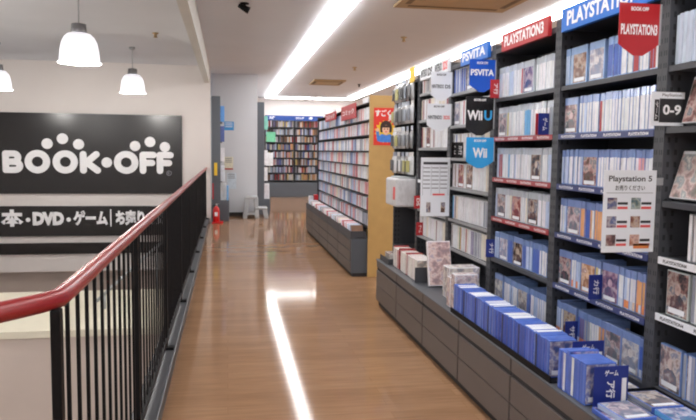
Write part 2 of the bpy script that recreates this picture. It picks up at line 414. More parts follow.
for x, y in ((-.53, 1.618), (-.88, 1.243), (-1.215, .84), (-1.23, -1)):
    MB().box(x-.012, x+.012, y-.012, y+.012, 0, RZ-.03).build('post', 'blackrail', t)

# stair handrail down in the stairwell
t = thing('stair_handrail', 'thin white stair handrail glimpsed through the balusters', 'handrail', (-1.5, 9, -.6))
MB().tube([(-1.65, 9, -.5), (-1.27, 9, -.14), (-.8, 9, .28)], .022, 0, 10).build('rail', 'plastic', t)
for x in (-1.55, -.9): MB().tube([(x, 9, -.6), (x, 9, -.45+(x+1.6)*.95)], .015, 0, 8).build('post', 'plastic', t)

# ------------------------------------------------------------------ shop signs on the stairwell wall
Yw = 13.9
def SX(px): return -4.23+.01840*px
def SZ(py): return 1.448-(py-147.6)*.01915
t = thing('shop_sign', 'large black shop-name sign with white rounded letters and paw-like dots', 'sign', (-2.6, Yw, 1.35))
MB().box(-5.6, SX(182.3), Yw-.05, Yw-.002, .575, 2.112, 0, .004).build('sign_board', 'black', t)
m = MB(); ya, yb = Yw-.066, Yw-.049; lw = .125; zb_, zt_ = 1.025, 1.335
def arc(cx, cz, rx, rz, a0, a1, n=18): return [(cx+rx*math.cos(math.radians(a0+(a1-a0)*k/n)), cz+rz*math.sin(math.radians(a0+(a1-a0)*k/n))) for k in range(n+1)]
zm = (zb_+zt_)/2; hr = (zt_-zb_)/2
bx = SX(5.6)
m.stroke([(bx, zb_), (bx, zt_), (bx+.15, zt_)]+arc(bx+.15, zm+hr/2+.003, .07, hr/2-.003, 90, -90, 8)+[(bx, zm), (bx+.16, zm)]+arc(bx+.165, zm-hr/2, .085, hr/2, 90, -90, 8)+[(bx, zb_)], lw*.93, ya, yb)
for cx in (SX(36.4), SX(63.8), SX(124.8)): m.stroke(arc(cx, zm+.005, .165, hr+.005, 0, 360, 28), lw, ya, yb)
kx = SX(81.5)
m.stroke([(kx, zb_), (kx, zt_)], lw, ya, yb); m.stroke([(kx+.24, zt_), (kx+.06, zm), (kx+.26, zb_)], lw, ya, yb)
for fx in (SX(141.8), SX(159.3)):
    m.stroke([(fx, zb_), (fx, zt_), (fx+.2, zt_)], lw, ya, yb); m.stroke([(fx, zm), (fx+.17, zm)], lw, ya, yb)
m.ellipse(SX(105), zm, .098, .098, ya, yb)
for px, py, r in ((46.2, 143.3, .1), (61.3, 138.2, .102), (77.2, 143.6, .1), (134, 144.6, .098), (149.3, 140.2, .1), (164.6, 145.2, .098)):
    m.ellipse(SX(px), SZ(py), r, r, ya, yb)
m.build('letters', 'white', t)
m = MB(); cx, cz = SX(168.6), SZ(172)
m.stroke(arc(cx, cz, .045, .045, 0, 360, 20), .013, ya, yb)
text_to(m, 'R', cx-.02, cx+.02, cz-.025, cz+.025, ya-.001, 'Y')
m.build('registered_mark', 'inkgrey', t)
t = thing('shop_sign', 'black strip sign with white Japanese lettering and DVD under the shop-name sign', 'sign', (-2.6, Yw, .05))
MB().box(-5.6, SX(182.3), Yw-.05, Yw-.002, -.25, .333, 0, .004).build('sign_board', 'black', t)
m = MB()
zc = .06
for sx, a, b, z0, z1, bo in (('本', -1, 21, -.11, .22, .05), ('DVD', 30, 61, -.09, .17, .06), ('ゲーム', 70, 105, -.1, .2, .045), ('お売りください', 113, 186, -.1, .2, .045)):
    text_to(m, sx, SX(a), SX(b), zc-.01+z0, zc-.01+z1, Yw-.055, 'Y', 0, bo+.015)
for px in (25.5, 65.5): m.ellipse(SX(px), zc+.01, .042, .042, Yw-.055, Yw-.049)
m.box(SX(108)-.011, SX(108)+.011, Yw-.055, Yw-.049, zc-.13, zc+.21)
m.build('letters', 'white', t)
tag(MB().box(-5.6, SX(182.3), Yw-.05, Yw-.002, -.6, -.385, 0, .004).build('sign_band', 'black', loc=(-2.6, Yw, -.5)), 'narrow plain black band, lowest on the stairwell wall', 'sign')

# ------------------------------------------------------------------ small fittings at the end of the railing
t = thing('end_panel_rack', 'dark grey display rack with end panel beside the fire extinguisher', 'display rack', (-.2, 14.1, 0))
MB().box(-.30, -.13, 13.96, 14.0, .0, 2.52, 0, .004).box(-.30, -.27, 14.0, 14.9, 0, 2.52).build('end_panel', 'grey', t)
MB().box(-.26, .04, 14.002, 14.9, 0, .43, 0, .006).build('base_box', 'grey', t)
for z in (.8, 1.2, 1.6, 2.0): MB().box(-.27, -.1, 14.003, 14.9, z, z+.015).build('shelf', 'dark', t)
flyers = [(-.115, .829, .3, (.75, .8, .88), 'white flyers on the second shelf of the dark end rack'), (-.115, 1.229, .26, (.85, .85, .9), 'pale flyers on the third shelf of the dark end rack'), (-.115, 1.629, .3, (.08, .12, .35), 'navy flyers on the fourth shelf of the dark end rack'), (-.115, 2.029, .3, (.12, .35, .8), 'blue flyers on the top shelf of the dark end rack')]
for x, z, h, c, l in flyers:
    o = MB().box(-.2, -.05, 14.02, 14.3, z-.013, z+h, 0, .003).build('flyer_stack', 'spine', loc=(-.12, 14.15, z)); o.color = (*c, 1); tag(o, l, 'flyers', 'flyers in the dark end rack')
for x, y, w, h, c, l in ((-.19, 14.1, .17, .34, (.8, .84, .88), 'white leaflet stand on the grey base box beside the extinguisher'), (-.01, 14.05, .04, .3, (.2, .45, .8), 'thin blue leaflet upright on the grey base box')):
    o = MB().box(x, x+w, y, y+.05, .431, .432+h, 0, .003).build('leaflet', 'spine', loc=(x, y, .432)); o.color = (*c, 1); tag(o, l, 'leaflet', 'leaflets on the grey base box')
def notice(x0, x1, z0, z1, c, label, band=None, y=15.2):
    t = thing('wall_notice', label, 'notice', ((x0+x1)/2, y, z0), 'notices on the pillar wall')
    o = MB().box(x0, x1, y-.006, y-.001, z0, z1).build('sheet', 'spine', t); o.color = (*c, 1)
    m = MB()
    for k in range(3): m.box(x0+.02, x1-.03, y-.008, y-.006, z1-.04-.04*k, z1-.025-.04*k)
    m.build('print_lines', 'white' if c[0] < .4 else 'inkgrey', t)
    if band: MB().box(x0, x1, y-.008, y-.006, z0, z0+.03).build('band', band, t)
notice(-.055, .15, 1.88, 2.07, srgb(60, 150, 215), 'bright blue notice high on the pillar wall')
notice(-.06, .13, 1.02, 1.3, srgb(226, 222, 200), 'cream notice with a red lower band on the pillar wall', 'red')
notice(-.0, .2, .6, .95, srgb(210, 222, 232), 'pale notice low on the pillar wall above the base box')
tag(MB().box(-.255, -.195, 13.948, 13.959, .935, 1.19).build('hanging_tag', 'yellow', loc=(-.22, 13.95, .93)), 'narrow yellow tag on the dark end panel above the extinguisher', 'tag')
tag(MB().box(-.295, -.265, 13.948, 13.959, .46, .78).build('sign_strip', 'red', loc=(-.28, 13.95, .46)), 'narrow red vertical strip on the dark end panel', 'sign')
t = thing('fire_extinguisher', 'red fire extinguisher on a red tray at the end of the railing', 'fire extinguisher', (-.2, 13.7, 0))
ex, ey = -.215, 13.72
MB().box(-.3, -.08, 13.58, 13.84, 0, .03, 0, .006).build('tray', 'extred', t)
MB().lathe([(.0001, .03), (.06, .03), (.065, .04), (.065, .26), (.055, .3), (.03, .325), (.022, .34)], (ex, ey, 0), 0, 20).build('cylinder_body', 'extred', t)
MB().lathe([(.022, .34), (.026, .345), (.026, .375), (.0001, .38)], (ex, ey, 0), 0, 14).box(ex-.012, ex+.06, ey-.01, ey+.01, .375, .388).build('valve_handle', 'chrome', t)
MB().tube([(ex-.02, ey-.01, .36), (ex-.075, ey-.03, .33), (ex-.08, ey-.03, .16), (ex-.078, ey-.03, .1)], .009, 0, 8).build('hose', 'blackrail', t)
MB().box(ex-.03, ex+.03, ey-.067, ey-.06, .14, .22, 0, .002).build('label_sheet', 'paper', t)

t = thing('end_panel_rack', 'tall dark grey rack end panel at the corner right of the step stool', 'display rack', (.74, 15.36, 0))
MB().box(.67, .82, 15.36, 15.4, 0, 2.52, 0, .004).box(.67, .69, 15.4, 17.2, 0, 2.52).build('end_panel', 'grey', t)
MB().box(.69, .96, 15.402, 17.2, 0, .36, 0, .006).build('base_box', 'grey', t)
for z in (.75, 1.1, 1.5, 1.9): MB().box(.69, .8, 15.403, 17.2, z, z+.015).build('shelf', 'dark', t)
for z, h, c, l in ((.767, .3, (.8, .82, .86), 'white sheets on the lowest shelf of the corner rack'), (1.117, .34, (.86, .88, .92), 'pale sheets on the middle shelf of the corner rack'), (1.917, .3, (.2, .55, .45), 'green sheets on the top shelf of the corner rack')):
    o = MB().box(.76, .9, 15.42, 15.8, z, z+h, 0, .003).build('flyer_stack', 'spine', loc=(.8, 15.6, z)); o.color = (*c, 1); tag(o, l, 'flyers', 'sheets in the corner rack')
o = MB().box(.74, .94, 15.45, 15.7, .362, .7, 0, .004).build('leaflet', 'spine', loc=(.8, 15.6, .362)); o.color = (.75, .75, .8, 1); tag(o, 'white leaflet pile on the base box of the corner rack', 'leaflet')

t = thing('step_stool', 'light grey plastic two-step stool against the pillar wall', 'step stool', (.6, 14.8, 0))
m = MB(); ky = (14.62, 15.0)
def leg(m, xt, xb, zt, w=.045, y0=0, y1=0):
    m.hexa([(xb-w/2, y0, 0), (xt-w/2, y0, zt), (xb-w/2, y1, 0), (xt-w/2, y1, zt), (xb+w/2, y0, 0), (xt+w/2, y0, zt), (xb+w/2, y1, 0), (xt+w/2, y1, zt)])
for xt, xb, zt in ((.425, .375, .44), (.605, .635, .44), (.80, .835, .2)):
    for y0, y1 in ((14.62, 14.66), (14.96, 15.0)):
        m = MB(); leg(m, xt, xb, zt, .085, y0, y1); m.build('leg', 'plastic', t)
MB().box(.385, .645, 14.61, 15.01, .41, .466, 0, .012).build('top_step', 'plastic', t)
MB().box(.60, .85, 14.61, 15.01, .185, .23, 0, .012).build('lower_step', 'plastic', t)
MB().box(.64, .66, 14.66, 14.96, .2, .43).build('riser_panel', 'plastic', t)
MB().box(.41, .60, 14.63, 14.65, .07, .12).build('side_rail', 'plastic', t)

# ------------------------------------------------------------------ item prototypes
PROTO = Vector((0, 0, 0))
def case_proto(name, th, dp, ht, band, top_white=False):
    """upright case: spine at x=0 facing -x, depth along +x, thickness along y (centred), stands on z=0"""
    b = MB().box(0, dp, -th/2, th/2, 0, ht, 0, .0018).build(name, 'body')
    m = MB(); e = .0005
    m.box(-e, .001, -th/2+.0012, th/2-.0012, .006, ht*band, 0)
    m.box(.004, dp-.006, -th/2-e, -th/2+.001, .006, ht*band, 1)
    W_ = dp-.01; c_ = .004+W_/2; hh = ht*band
    m.prism([(c_-W_*.36, .02), (c_-W_*.3, hh*.42), (c_-W_*.1, hh*.52), (c_+W_*.12, hh*.52), (c_+W_*.33, hh*.4), (c_+W_*.36, .02)], -th/2-e-.0003, -th/2-e+.0001, 3)
    m.ellipse(c_+W_*.02, hh*.63, W_*.15, hh*.13, -th/2-e-.0004, -th/2-e+.0001, 4, 16)
    m.box(c_-W_*.4, c_+W_*.38, -th/2-e-.0005, -th/2-e, hh*.08, hh*.2, 2)
    m.box(.004, dp-.006, th/2-.001, th/2+e, .006, ht*band, 0)
    if top_white: m.box(.008, dp-.006, -th/2+.001, th/2-.001, ht-.001, ht+e, 2)
    ins = m.build('cover_insert', ['spine', 'art', 'paper', 'fig', 'face'], b)
    return b, ins
game_p, _ = case_proto('game_case', .0205, .135, .178, .80)
s = MB().box(-.0012, .0, -.0085, .0085, .008, .042).build('price_sticker', 'spine', game_p)
white_p, _ = case_proto('white_game_case', .0195, .135, .186, .97)
hand_p, _ = case_proto('handheld_game_case', .0205, .135, .186, .97)
disc_p, _ = case_proto('blue_disc_case', .0205, .135, .172, .97)
discw_p, _ = case_proto('blue_disc_case', .0205, .135, .172, .97, True)
comic_p = MB().box(0, .112, -.0098, .0098, 0, .15, 0, .001).build('comic_book', 'spine')
book_p = MB().box(0, .13, -.0185, .0185, 0, .19, 0, .001).build('book', 'spine')
for p in (game_p, white_p, hand_p, disc_p, discw_p, comic_p, book_p): p['proto'] = 1
protos = [game_p, white_p, hand_p, disc_p, discw_p, comic_p, book_p]

WHITE = srgb(222, 224, 230); PALE = srgb(196, 208, 226); CLEAR = srgb(190, 204, 222); BLUEP = srgb(70, 108, 190); LBLUE = srgb(120, 180, 226)
CNAME = {'w': ('white', WHITE), 'p': ('pale blue', srgb(178, 196, 226)), 'b': ('blue', srgb(64, 96, 180)), 'l': ('light blue', srgb(96, 170, 226)), 'r': ('red', srgb(168, 40, 48)),
         'o': ('orange', srgb(216, 160, 110)), 'y': ('yellow', srgb(214, 196, 120)), 'g': ('grey', srgb(150, 156, 170)), 'k': ('dark', srgb(52, 46, 52)), 'n': ('brown', srgb(128, 92, 66)),
         'm': ('maroon', srgb(122, 36, 52)), 'c': ('cream', srgb(226, 218, 200)), 'v': ('violet', srgb(110, 100, 150)), 'i': ('pink', srgb(220, 160, 166)), 'e': ('green', srgb(96, 140, 90))}
def jit(c, a=.06):
    k = 1+random.uniform(-a, a)
    return tuple(max(0, min(1, x*k*(1+random.uniform(-a/3, a/3)))) for x in c)+(1,)
def place(proto, x, y, z, rz, body, ins, label, cat, group, sticker=None, sc=1, tilt=0):
    o = dup(proto, (x, y, z), rz)
    if tilt: o.rotation_euler = (tilt, 0, rz)
    o.scale = (1, 1, sc)
    if 'proto' in o: del o['proto']
    o.color = body
    for c in list(o.children):
        if c.name.startswith('price_sticker'):
            if sticker is None: bpy.data.objects.remove(c)
            else: c.color = (*sticker, 1)
        else: c.color = ins
    return tag(o, label, cat, group)
ORANGE = srgb(226, 140, 84); PEACH = srgb(214, 190, 168); GREENP = srgb(176, 196, 176)
ix_n = {}
def index_card(y, z, c, sx, where, x0=1.705, h=.12, w=.08):
    """thin section divider standing between the cases, facing down the aisle"""
    t = thing('index_card', where, 'index card', (x0+w/2, y, z), 'section index cards standing among the cases')
    MB().box(x0, x0+w, y-.002, y+.002, z, z+h, 0, .001).build('card', c, t)
    m = MB(); text_to(m, sx, x0+.024, x0+w-.026, z+.025, z+h-.025, y-.0026, 'Y', 0, .02, rot=len(sx) > 1)
    m.build('lettering', 'white', t)
def fill_row(proto, ya, yb, z, spec, desc, kind, cat, pitch, sc=1, x=1.768, sticker=None, bodyc=CLEAR, tilt=0, fill=None):
    """cases from the left end (large y) to the right end; desc ends the label and names the row"""
    y = ya-.012; n = 0; ri = desc
    if fill: spec += ' '+' '.join(random.choice(fill)+str(random.randint(1, 5)) for _ in range(14))
    for tok in spec.split():
        k, rest = tok[0], tok[1:]
        if k == '_': y -= float(rest)/100; continue
        if k == '#':                                        # index card: #colour:text
            cc, sx = rest.split(':'); nm = {'red': 'red', 'navy': 'navy blue', 'black': 'black'}[cc]
            y -= .006; index_card(y, z, cc, sx, '%s index card among the cases, %s' % (nm if (nm, desc) not in ix_n else 'second '+nm, desc)); ix_n[(nm, desc)] = 1; y -= .006; continue
        if k == 'F':                                        # face-out case with its cover towards the aisle
            if y-.142 < yb: return
            n += 1; cn, c = CNAME[rest[0]]
            place(proto, x+.012, y-.002, z, -PI/2, jit(bodyc), jit(c, .15), '%s-covered case facing out, %s from left, %s' % (cn, ordw(n), ri), cat, 'cases on the ' + desc, None, sc)
            y -= .141; continue
        cnt = int(rest or 1); cn, c = CNAME[k]
        for _ in range(cnt):
            if y-pitch < yb+.002: return
            n += 1
            st = None
            if sticker: st = random.choice(sticker)
            th = tilt*random.uniform(.8, 1.0) if tilt else 0
            place(proto, x+random.uniform(-.003, .003), y-pitch/2, z, 0, jit(bodyc), jit(c, .09), '%s-spined case, %s from left, %s' % (cn, ordw(n), ri), cat, 'cases on the ' + desc, st, sc*random.uniform(.985, 1.015), th)
            y -= pitch

# ------------------------------------------------------------------ right-hand shelving run
X0, X1 = 1.75, 2.06
DIV = [1.64, 2.54, 3.44, 4.34, 5.24, 6.14, 7.04]
def upright(m, y, slots=True, top=2.16, z0=.44, mi=0):
    m.box(X0-.005, X1, y-.016, y+.016, z0, top, mi)
    if slots:
        z = z0+.06
        while z < top-.05:
            for s in (-.0165, .0160):
                for xx in (X0+.012, X0+.045): m.box(xx, xx+.012, y+s, y+s+.0005, z, z+.022, 1)
            for yy in (-.009, .004): m.box(X0-.0055, X0-.005, y+yy, y+yy+.005, z, z+.02, 1)
            z += .05
def shelf_bay(i0, rows, label, st_text='', st_ink='white', mat_shelf='dark', strips=None, top=2.16, z0=.4415, zfar=None, open_top=False):
    ya, yb = DIV[i0+1], DIV[i0]
    t = thing('shelf_unit', label, 'shelf unit', ((X0+X1)/2, (ya+yb)/2, z0))
    MB().box(X1-.02, X1, yb+.016, ya-.016, z0, top).build('back_panel', 'darkback', t)
    m = MB(); upright(m, ya-.0165, top=top, z0=z0 if zfar is None else zfar); m.build('upright', ['dark', 'slot'], t)
    m = MB(); upright(m, yb+.0165, top=top, z0=z0); m.build('upright', ['dark', 'slot'], t)
    if not open_top: MB().box(X0-.005, X1-.02, yb+.033, ya-.033, top-.06, top-.03).build('top_board', 'dark', t)
    for j, z in enumerate(rows):
        s = MB().box(X0+.002, X1-.02, yb+.034, ya-.034, z-.022, z-.001, 0, .003).box(X0, X0+.008, yb+.034, ya-.034, z-.026, z-.002).build('shelf', mat_shelf, t)
        sp = strips[j] if strips else None
        if sp:
            m = MB(); m.box(X0-.006, X0-.0005, yb+.036, ya-.036, z-(.02 if sp == 'lightsteel' else .028), z+.001, 0)
            if st_text:
                n = 4; L = (ya-yb-.08)/n
                for q in range(n):
                    a = ya-.04-q*L-.03
                    text_to(m, st_text, a, a-L+.06, z-.021, z-.007, X0-.0066, 'X', 1, .03)
            m.build('label_strip', [sp, st_ink], s)
    return t
RW = [.475, .755, 1.03, 1.29, 1.555, 1.81]
shelf_bay(0, [.49, .80, 1.035, 1.265, 1.565, 1.81], 'dark steel shelf unit at the right edge with white label strips', st_text='PLAYSTATION4', st_ink='ink', strips=[None, 'paper', 'paper', None, None, None])
shelf_bay(1, RW, 'dark steel shelf unit with blue label strips under the wide blue header board', st_text='PLAYSTATION4', strips=[None, 'strip', 'strip', 'strip', 'strip', None])
shelf_bay(2, RW, 'dark steel shelf unit with red label strips under the red header board', st_text='PLAYSTATION3', strips=[None, None, 'stripred', 'stripred', 'stripred', None])
shelf_bay(3, [.475, .70, .93, 1.18, 1.41, 1.66, 1.91], 'dark steel shelf unit with pale shelf edges under the small blue header board', strips=[None, 'lightsteel', 'lightsteel', 'lightsteel', 'lightsteel', 'lightsteel', 'lightsteel'])
shelf_bay(4, [.475, .69, .93, 1.2, 1.49, 1.74, 1.98], 'shelf unit with pale shelf edges under the two white header boards', strips=[None, 'lightsteel', 'lightsteel', 'paper', 'lightsteel', 'lightsteel', 'lightsteel'], mat_shelf='grey', open_top=True)
tA = shelf_bay(5, [.475, .93], 'dark shelf unit hung with clear accessory bags, beside the wood-coloured panel', zfar=0)
m = MB()
for z in (2.2-.03, 1.95, 1.71, 1.46): m.box(X1-.03, X1-.021, 6.19, 6.99, z-.012, z+.012)
m.build('peg_bar', 'grey', tA)

# base cabinets
BY = [6.23-.777*i for i in range(7)]
for i in range(6):
    ya, yb = BY[i], BY[i+1]
    t = thing('base_cabinet', 'dark grey drawer base cabinet under the shelves, %s from the wood-coloured panel end' % ordw(i+1), 'cabinet', (1.56, (ya+yb)/2, 0), 'drawer base cabinets under the right-hand shelves')
    MB().box(1.405, 2.06, yb+.001, ya-.001, .05, .43).build('carcass', 'dark', t)
    MB().box(1.42, 2.06, yb+.001, ya-.001, 0, .05).build('plinth', 'plinth', t)
    MB().box(1.392, 1.405, yb+.008, ya-.008, .365, .428, 0, .002).build('top_rail', 'drawer', t)
    MB().box(1.39, 1.405, yb+.008, ya-.008, .205, .338, 0, .003).build('drawer', 'drawer', t)
    MB().box(1.39, 1.405, yb+.008, ya-.008, .055, .199, 0, .003).build('drawer', 'drawer', t)
    MB().box(1.3985, 1.4045, yb+.01, ya-.01, .34, .363).build('grip_groove', 'slot', t)
tag(MB().box(1.388, 2.06, 1.57, 6.235, .4305, .44, 0, .002).build('cabinet_worktop', 'basetop', loc=(1.6, 4, .43)), 'long dark grey top running over the drawer base cabinets', 'worktop')

# ---- cases on the shelves
def inner(i0): return DIV[i0+1]-.036, DIV[i0]+.036
rown = ['bottom', 'fifth', 'fourth', 'third', 'second', 'top']
E_ = {5: 'p3 Fn _2 Fp _3 b5 w4 r2 w3 r2 w4 g4', 4: 'Fk _2 w2 p1 w5 r1 w20', 3: 'p3 w2 p1 w2 p1 Fn _1 w14 i2 w6', 2: 'w2 p1 Fg o2 b2 o1 w1 o3 y2 w2 Fk b4 w4', 1: 'Fk w2 p2 Fo y1 w1 #navy:カ行 Fv w2 p1 w3 o3 w3', 0: 'p2 w1 Fn #navy:サ行 b1 v2 g2 w4 o2 Fg Fp b3 #navy:タ行'}
D_ = {5: 'p2 w5 p3 w5 r1 Fb _4 w9', 4: 'Fg _1 y1 w10 l4 w8 #red:ア行 w1 #navy:ゲーム g2', 3: 'p2 r2 w4 l1 w3 p1 w9 Fk _1 w3 p3', 2: 'p1 Fg w3 c1 Fr w3 c1 Fk w4 p3', 1: '#navy:ナ行 p3 Fp b3 _1 Fk b2 p4 b4 w4', 0: '_2 Fp _2 w4 p2 w3 Fg b2 w2 p2 w5 p2'}
for j, sp in E_.items():
    a, b = inner(1)
    fill_row(game_p, a, b, RW[j], sp, '%s shelf under wide blue header board' % rown[j], 'game_case', 'game case', .0232, sc=1.06 if j > 3 else 1.03,
             sticker=[ORANGE, PEACH, ORANGE, PALE] if j in (0, 1) else None, bodyc=srgb(128, 152, 206) if j < 5 else srgb(150, 180, 224))
for j, sp in D_.items():
    a, b = inner(2)
    fill_row(game_p, a, b, RW[j], sp, '%s shelf under red header board' % rown[j], 'game_case', 'game case', .0232, sc=1.08 if j > 1 else 1.0,
             bodyc=srgb(196, 206, 218) if j > 1 else srgb(128, 154, 206), tilt=0)
index_card(4.29, 1.812, 'red', 'ア行', 'red index card at the left end of the top shelf under the red header board')
# bays further along: white cases
rnC = ['bottom', 'sixth', 'fifth', 'fourth', 'third', 'second', 'top']
C_ = {6: 'b2 w1 b2 w1 b2 _1 b3 _2 Fp w4', 5: '_1 Fp _1 w3 r1 w4 Fg w5 k1 w6', 4: 'k2 w1 b1 w2 #black:ア行 w1 n1 w2 #black:カ行 w4 n1 w2 k1 w3', 3: 'k1 w2 n1 w2 Fr w2 Fn w3', 2: '_2 l2 w1 n1 c2 w22', 1: 'k1 _2 w6 c1 e1 o1 w5 r1 c1 w3 v2 g3'}
for j, sp in C_.items():
    a, b = inner(3)
    fill_row(white_p, a, b, [.475, .70, .93, 1.18, 1.41, 1.66, 1.91][j], sp, '%s shelf under small blue header board' % rnC[j], 'white_game_case', 'software case', .0222, bodyc=srgb(228, 230, 232), x=1.766, fill='wwwcwg')
B_ = {6: 'w2 r1 c1 w3 g1 w3 c2 w4', 5: 'c1 m2 w3 m1 w2 r1 m2 c4 w6', 4: '_1 m2 c2 w2 Fm _1 w3 m2 w4', 3: 'r1 w4 Fg w4 Fn w4', 2: '#red:DS c3 w9 g2 w6', 1: 'w4 #red:ゲーム w5 c2 w10'}
for j, sp in B_.items():
    a, b = inner(4)
    fill_row(hand_p, a, b, [.475, .69, .93, 1.2, 1.49, 1.74, 1.98][j], sp, '%s shelf under the two white header boards' % rnC[j], 'handheld_game_case', 'handheld game case', .0235, sc=.9 if j == 6 else 1, bodyc=srgb(228, 228, 228), x=1.766, fill='wwwcwm')
# bay at the right edge
a, b = inner(0)
fill_row(comic_p, a, b, 1.812, 'g4 r1 g2 i1 g3 k1 g2 r1 g3 i1 w1 g3 r1 g3 i2 g9', 'top shelf of the right-edge unit', 'comic_book', 'comic', .0205, sc=1.3, x=1.765)
fill_row(white_p, a, b, .492, 'Fg _1 g1 w1 g2 w2 k1 w2 g1 w3 g2 w2 k1 w3 g1 w4 g2', 'bottom shelf of the right-edge unit', 'white_game_case', 'software case', .023, bodyc=srgb(120, 150, 206), x=1.765)
fill_row(white_p, a, b, .802, '_2 Fk _1 g1 w2 e1 w2 b1 w1 Fg w3 k2', 'fifth shelf of the right-edge unit', 'white_game_case', 'software case', .026, bodyc=srgb(190, 198, 200), x=1.765)
fill_row(white_p, a, b, 1.037, '_14 w2 e1 b2 w2 g2 w3', 'fourth shelf of the right-edge unit', 'white_game_case', 'software case', .024, bodyc=srgb(150, 156, 160), x=1.765)
# face-out items propped on the right-edge unit
def prop_case(x, y, z, w, h, c, label, lean=.2, d=.03, yaw=0):
    o = MB().box(-d, 0, -w/2, w/2, 0, h, 0, .003).build('game_box', 'body'); o.location = (x, y, z+.002); o.rotation_euler = (0, lean, yaw); o.color = (.75, .77, .8, 1)
    q = MB().box(-d-.0008, -d, -w/2+.005, w/2-.005, .005, h*.93, 0).build('cover_print', 'art', o, local=True); q.color = (*c, 1)
    return tag(o, label, 'game box', 'boxed games propped face out')
prop_case(1.80, 2.41, 1.267, .17, .2, srgb(190, 186, 176), 'clear boxed game leaning on the bare third shelf of the right-edge unit', .3)
prop_case(1.80, 2.365, 1.567, .15, .19, srgb(120, 100, 80), 'colourful boxed game propped beside the black index card in the right-edge unit', .25)
t = thing('index_card', 'large black and white index card on the second shelf of the right-edge unit', 'index card', (1.73, 2.47, 1.566))
MB().box(1.655, 1.80, 2.466, 2.47, 1.567, 1.7, 0).build('card', 'paper', t)
m = MB(); m.box(1.69, 1.80, 2.4652, 2.466, 1.58, 1.674, 0); m.box(1.668, 1.688, 2.4652, 2.466, 1.585, 1.67, 0)
text_to(m, 'PlayStation', 1.70, 1.785, 1.68, 1.694, 2.4656, 'Y', 0, .01)
text_to(m, '0-9', 1.705, 1.785, 1.61, 1.65, 2.4648, 'Y', 1, .03)
text_to(m, 'ゲーム', 1.672, 1.684, 1.592, 1.662, 2.4648, 'Y', 1, .02, rot=1)
m.build('print_panel', ['ink', 'white'], t)

# ---- header boards on top of the bays
def header(y0, y1, c, sx, label, ink='white', extra=None, z0=2.09, z1=2.2):
    t = thing('header_sign', label, 'header board', (X0-.015, (y0+y1)/2, z0), 'header boards along the shelf tops')
    MB().box(X0-.03, X0-.006, y1, y0, z0, z1, 0, .003).build('board', c, t)
    m = MB(); L = y0-y1
    text_to(m, sx, y0-.045*L/.6, y1+.05*L/.6 if not extra else y1+.16, z0+.025, z1-.02, X0-.0308, 'X', 0, .035)
    m.build('lettering', ink, t)
    if extra:
        m = MB(); text_to(m, extra[0], y1+.14, y1+.02, z0+.02, z1-.02, X0-.0308, 'X', 0, .04); m.build('model_lettering', extra[1], t)
header(3.37, 2.56, 'blue', 'PLAYSTATION4', 'wide bright blue header board with white capitals, largest of the row', z0=2.08, z1=2.2)
header(4.16, 3.52, 'red', 'PLAYSTATION3', 'red header board with white capitals above the shelves')
header(4.93, 4.39, 'blue', 'PSVITA', 'small blue header board above the blue hanging tag')
header(5.60, 5.22, 'paper', 'NINTENDO', 'white header board with a red lettering end, right one of the two white boards', 'ink', ('3DS', 'redink'))
header(6.02, 5.63, 'paper', 'NINTENDO', 'white header board all in dark print, left one of the two white boards', 'ink', ('DS', 'ink'))
tag(MB().box(1.70, 1.705, 6.14, 6.3, 2.1, 2.24).build('yellow_card', 'yellow', loc=(1.7, 6.2, 2.1)), 'small yellow card at the left end of the header boards', 'card')

# ---- pentagon tags sticking out from the shelf dividers, facing down the aisle
def penta(y, x0, x1, z0, z1, c, sx, label, ink='white', extra=None, th=.5, point=.045, inset=.008, hh_=.021):
    t = thing('hanging_tag', label, 'shelf tag', (x1, y, z0), 'pentagon tags sticking out from the shelf dividers')
    zs = z0+point
    MB().prism([(x0, z1), (x1, z1), (x1, zs), (x1-.02, zs-.015), ((x0+x1)/2+.02, z0), ((x0+x1)/2-.02, z0), (x0+.02, zs-.015), (x0, zs)], y-.004, y).build('board', c, t)
    MB().box(x1, x1+.008, y-.006, y+.001, zs, z1).build('clip', 'lightsteel', t)
    w = x1-x0; hh = z1-zs; m = MB()
    zc = z0+(z1-z0)*th
    if extra:
        text_to(m, sx, x0+.008, x0+w*extra[2], zc-extra[3]/2, zc+extra[3]/2, y-.0048, 'Y', 0, .035)
    else:
        text_to(m, sx, x0+inset, x1-inset, zc-hh_, zc+hh_, y-.0048, 'Y', 0, .035)
    m.build('lettering', ink, t); m = MB()
    text_to(m, 'BOOK·OFF', x0+w*.28, x1-w*.28, z1-.03, z1-.014, y-.0048, 'Y', 0, .035)
    m.build('logo_lettering', ink, t)
    if extra:
        m = MB(); text_to(m, extra[0], x0+w*(extra[2]+.06), x1-.01, zc-extra[3]/2, zc+extra[3]/2, y-.0048, 'Y', 0, .035); m.build('model_lettering', extra[1], t)
penta(2.52, 1.53, 1.705, 1.845, 2.05, 'red', 'PLAYSTATION3', 'red pentagon tag with white capitals beside the wide blue header board')
penta(4.30, 1.562, 1.738, 1.85, 2.06, 'vita', 'PSVITA', 'deep blue pentagon tag, topmost of three on the divider', th=.6)
penta(4.30, 1.545, 1.735, 1.565, 1.82, 'black', 'Wii', 'black pentagon tag, middle of three on the divider', extra=('U', 'sky', .6, .065), th=.52)
penta(4.30, 1.553, 1.743, 1.35, 1.553, 'sky', 'Wii', 'light blue pentagon tag, lowest of three on the divider', inset=.045, hh_=.033)
penta(5.20, 1.575, 1.745, 1.855, 2.08, 'paper', 'NINTENDO', 'upper white pentagon tag with dark print only', 'ink', extra=('DS', 'ink', .62, .03))
penta(5.20, 1.548, 1.745, 1.62, 1.833, 'paper', 'NINTENDO', 'lower white pentagon tag with red letters at the end', 'ink', extra=('3DS', 'redink', .62, .03))

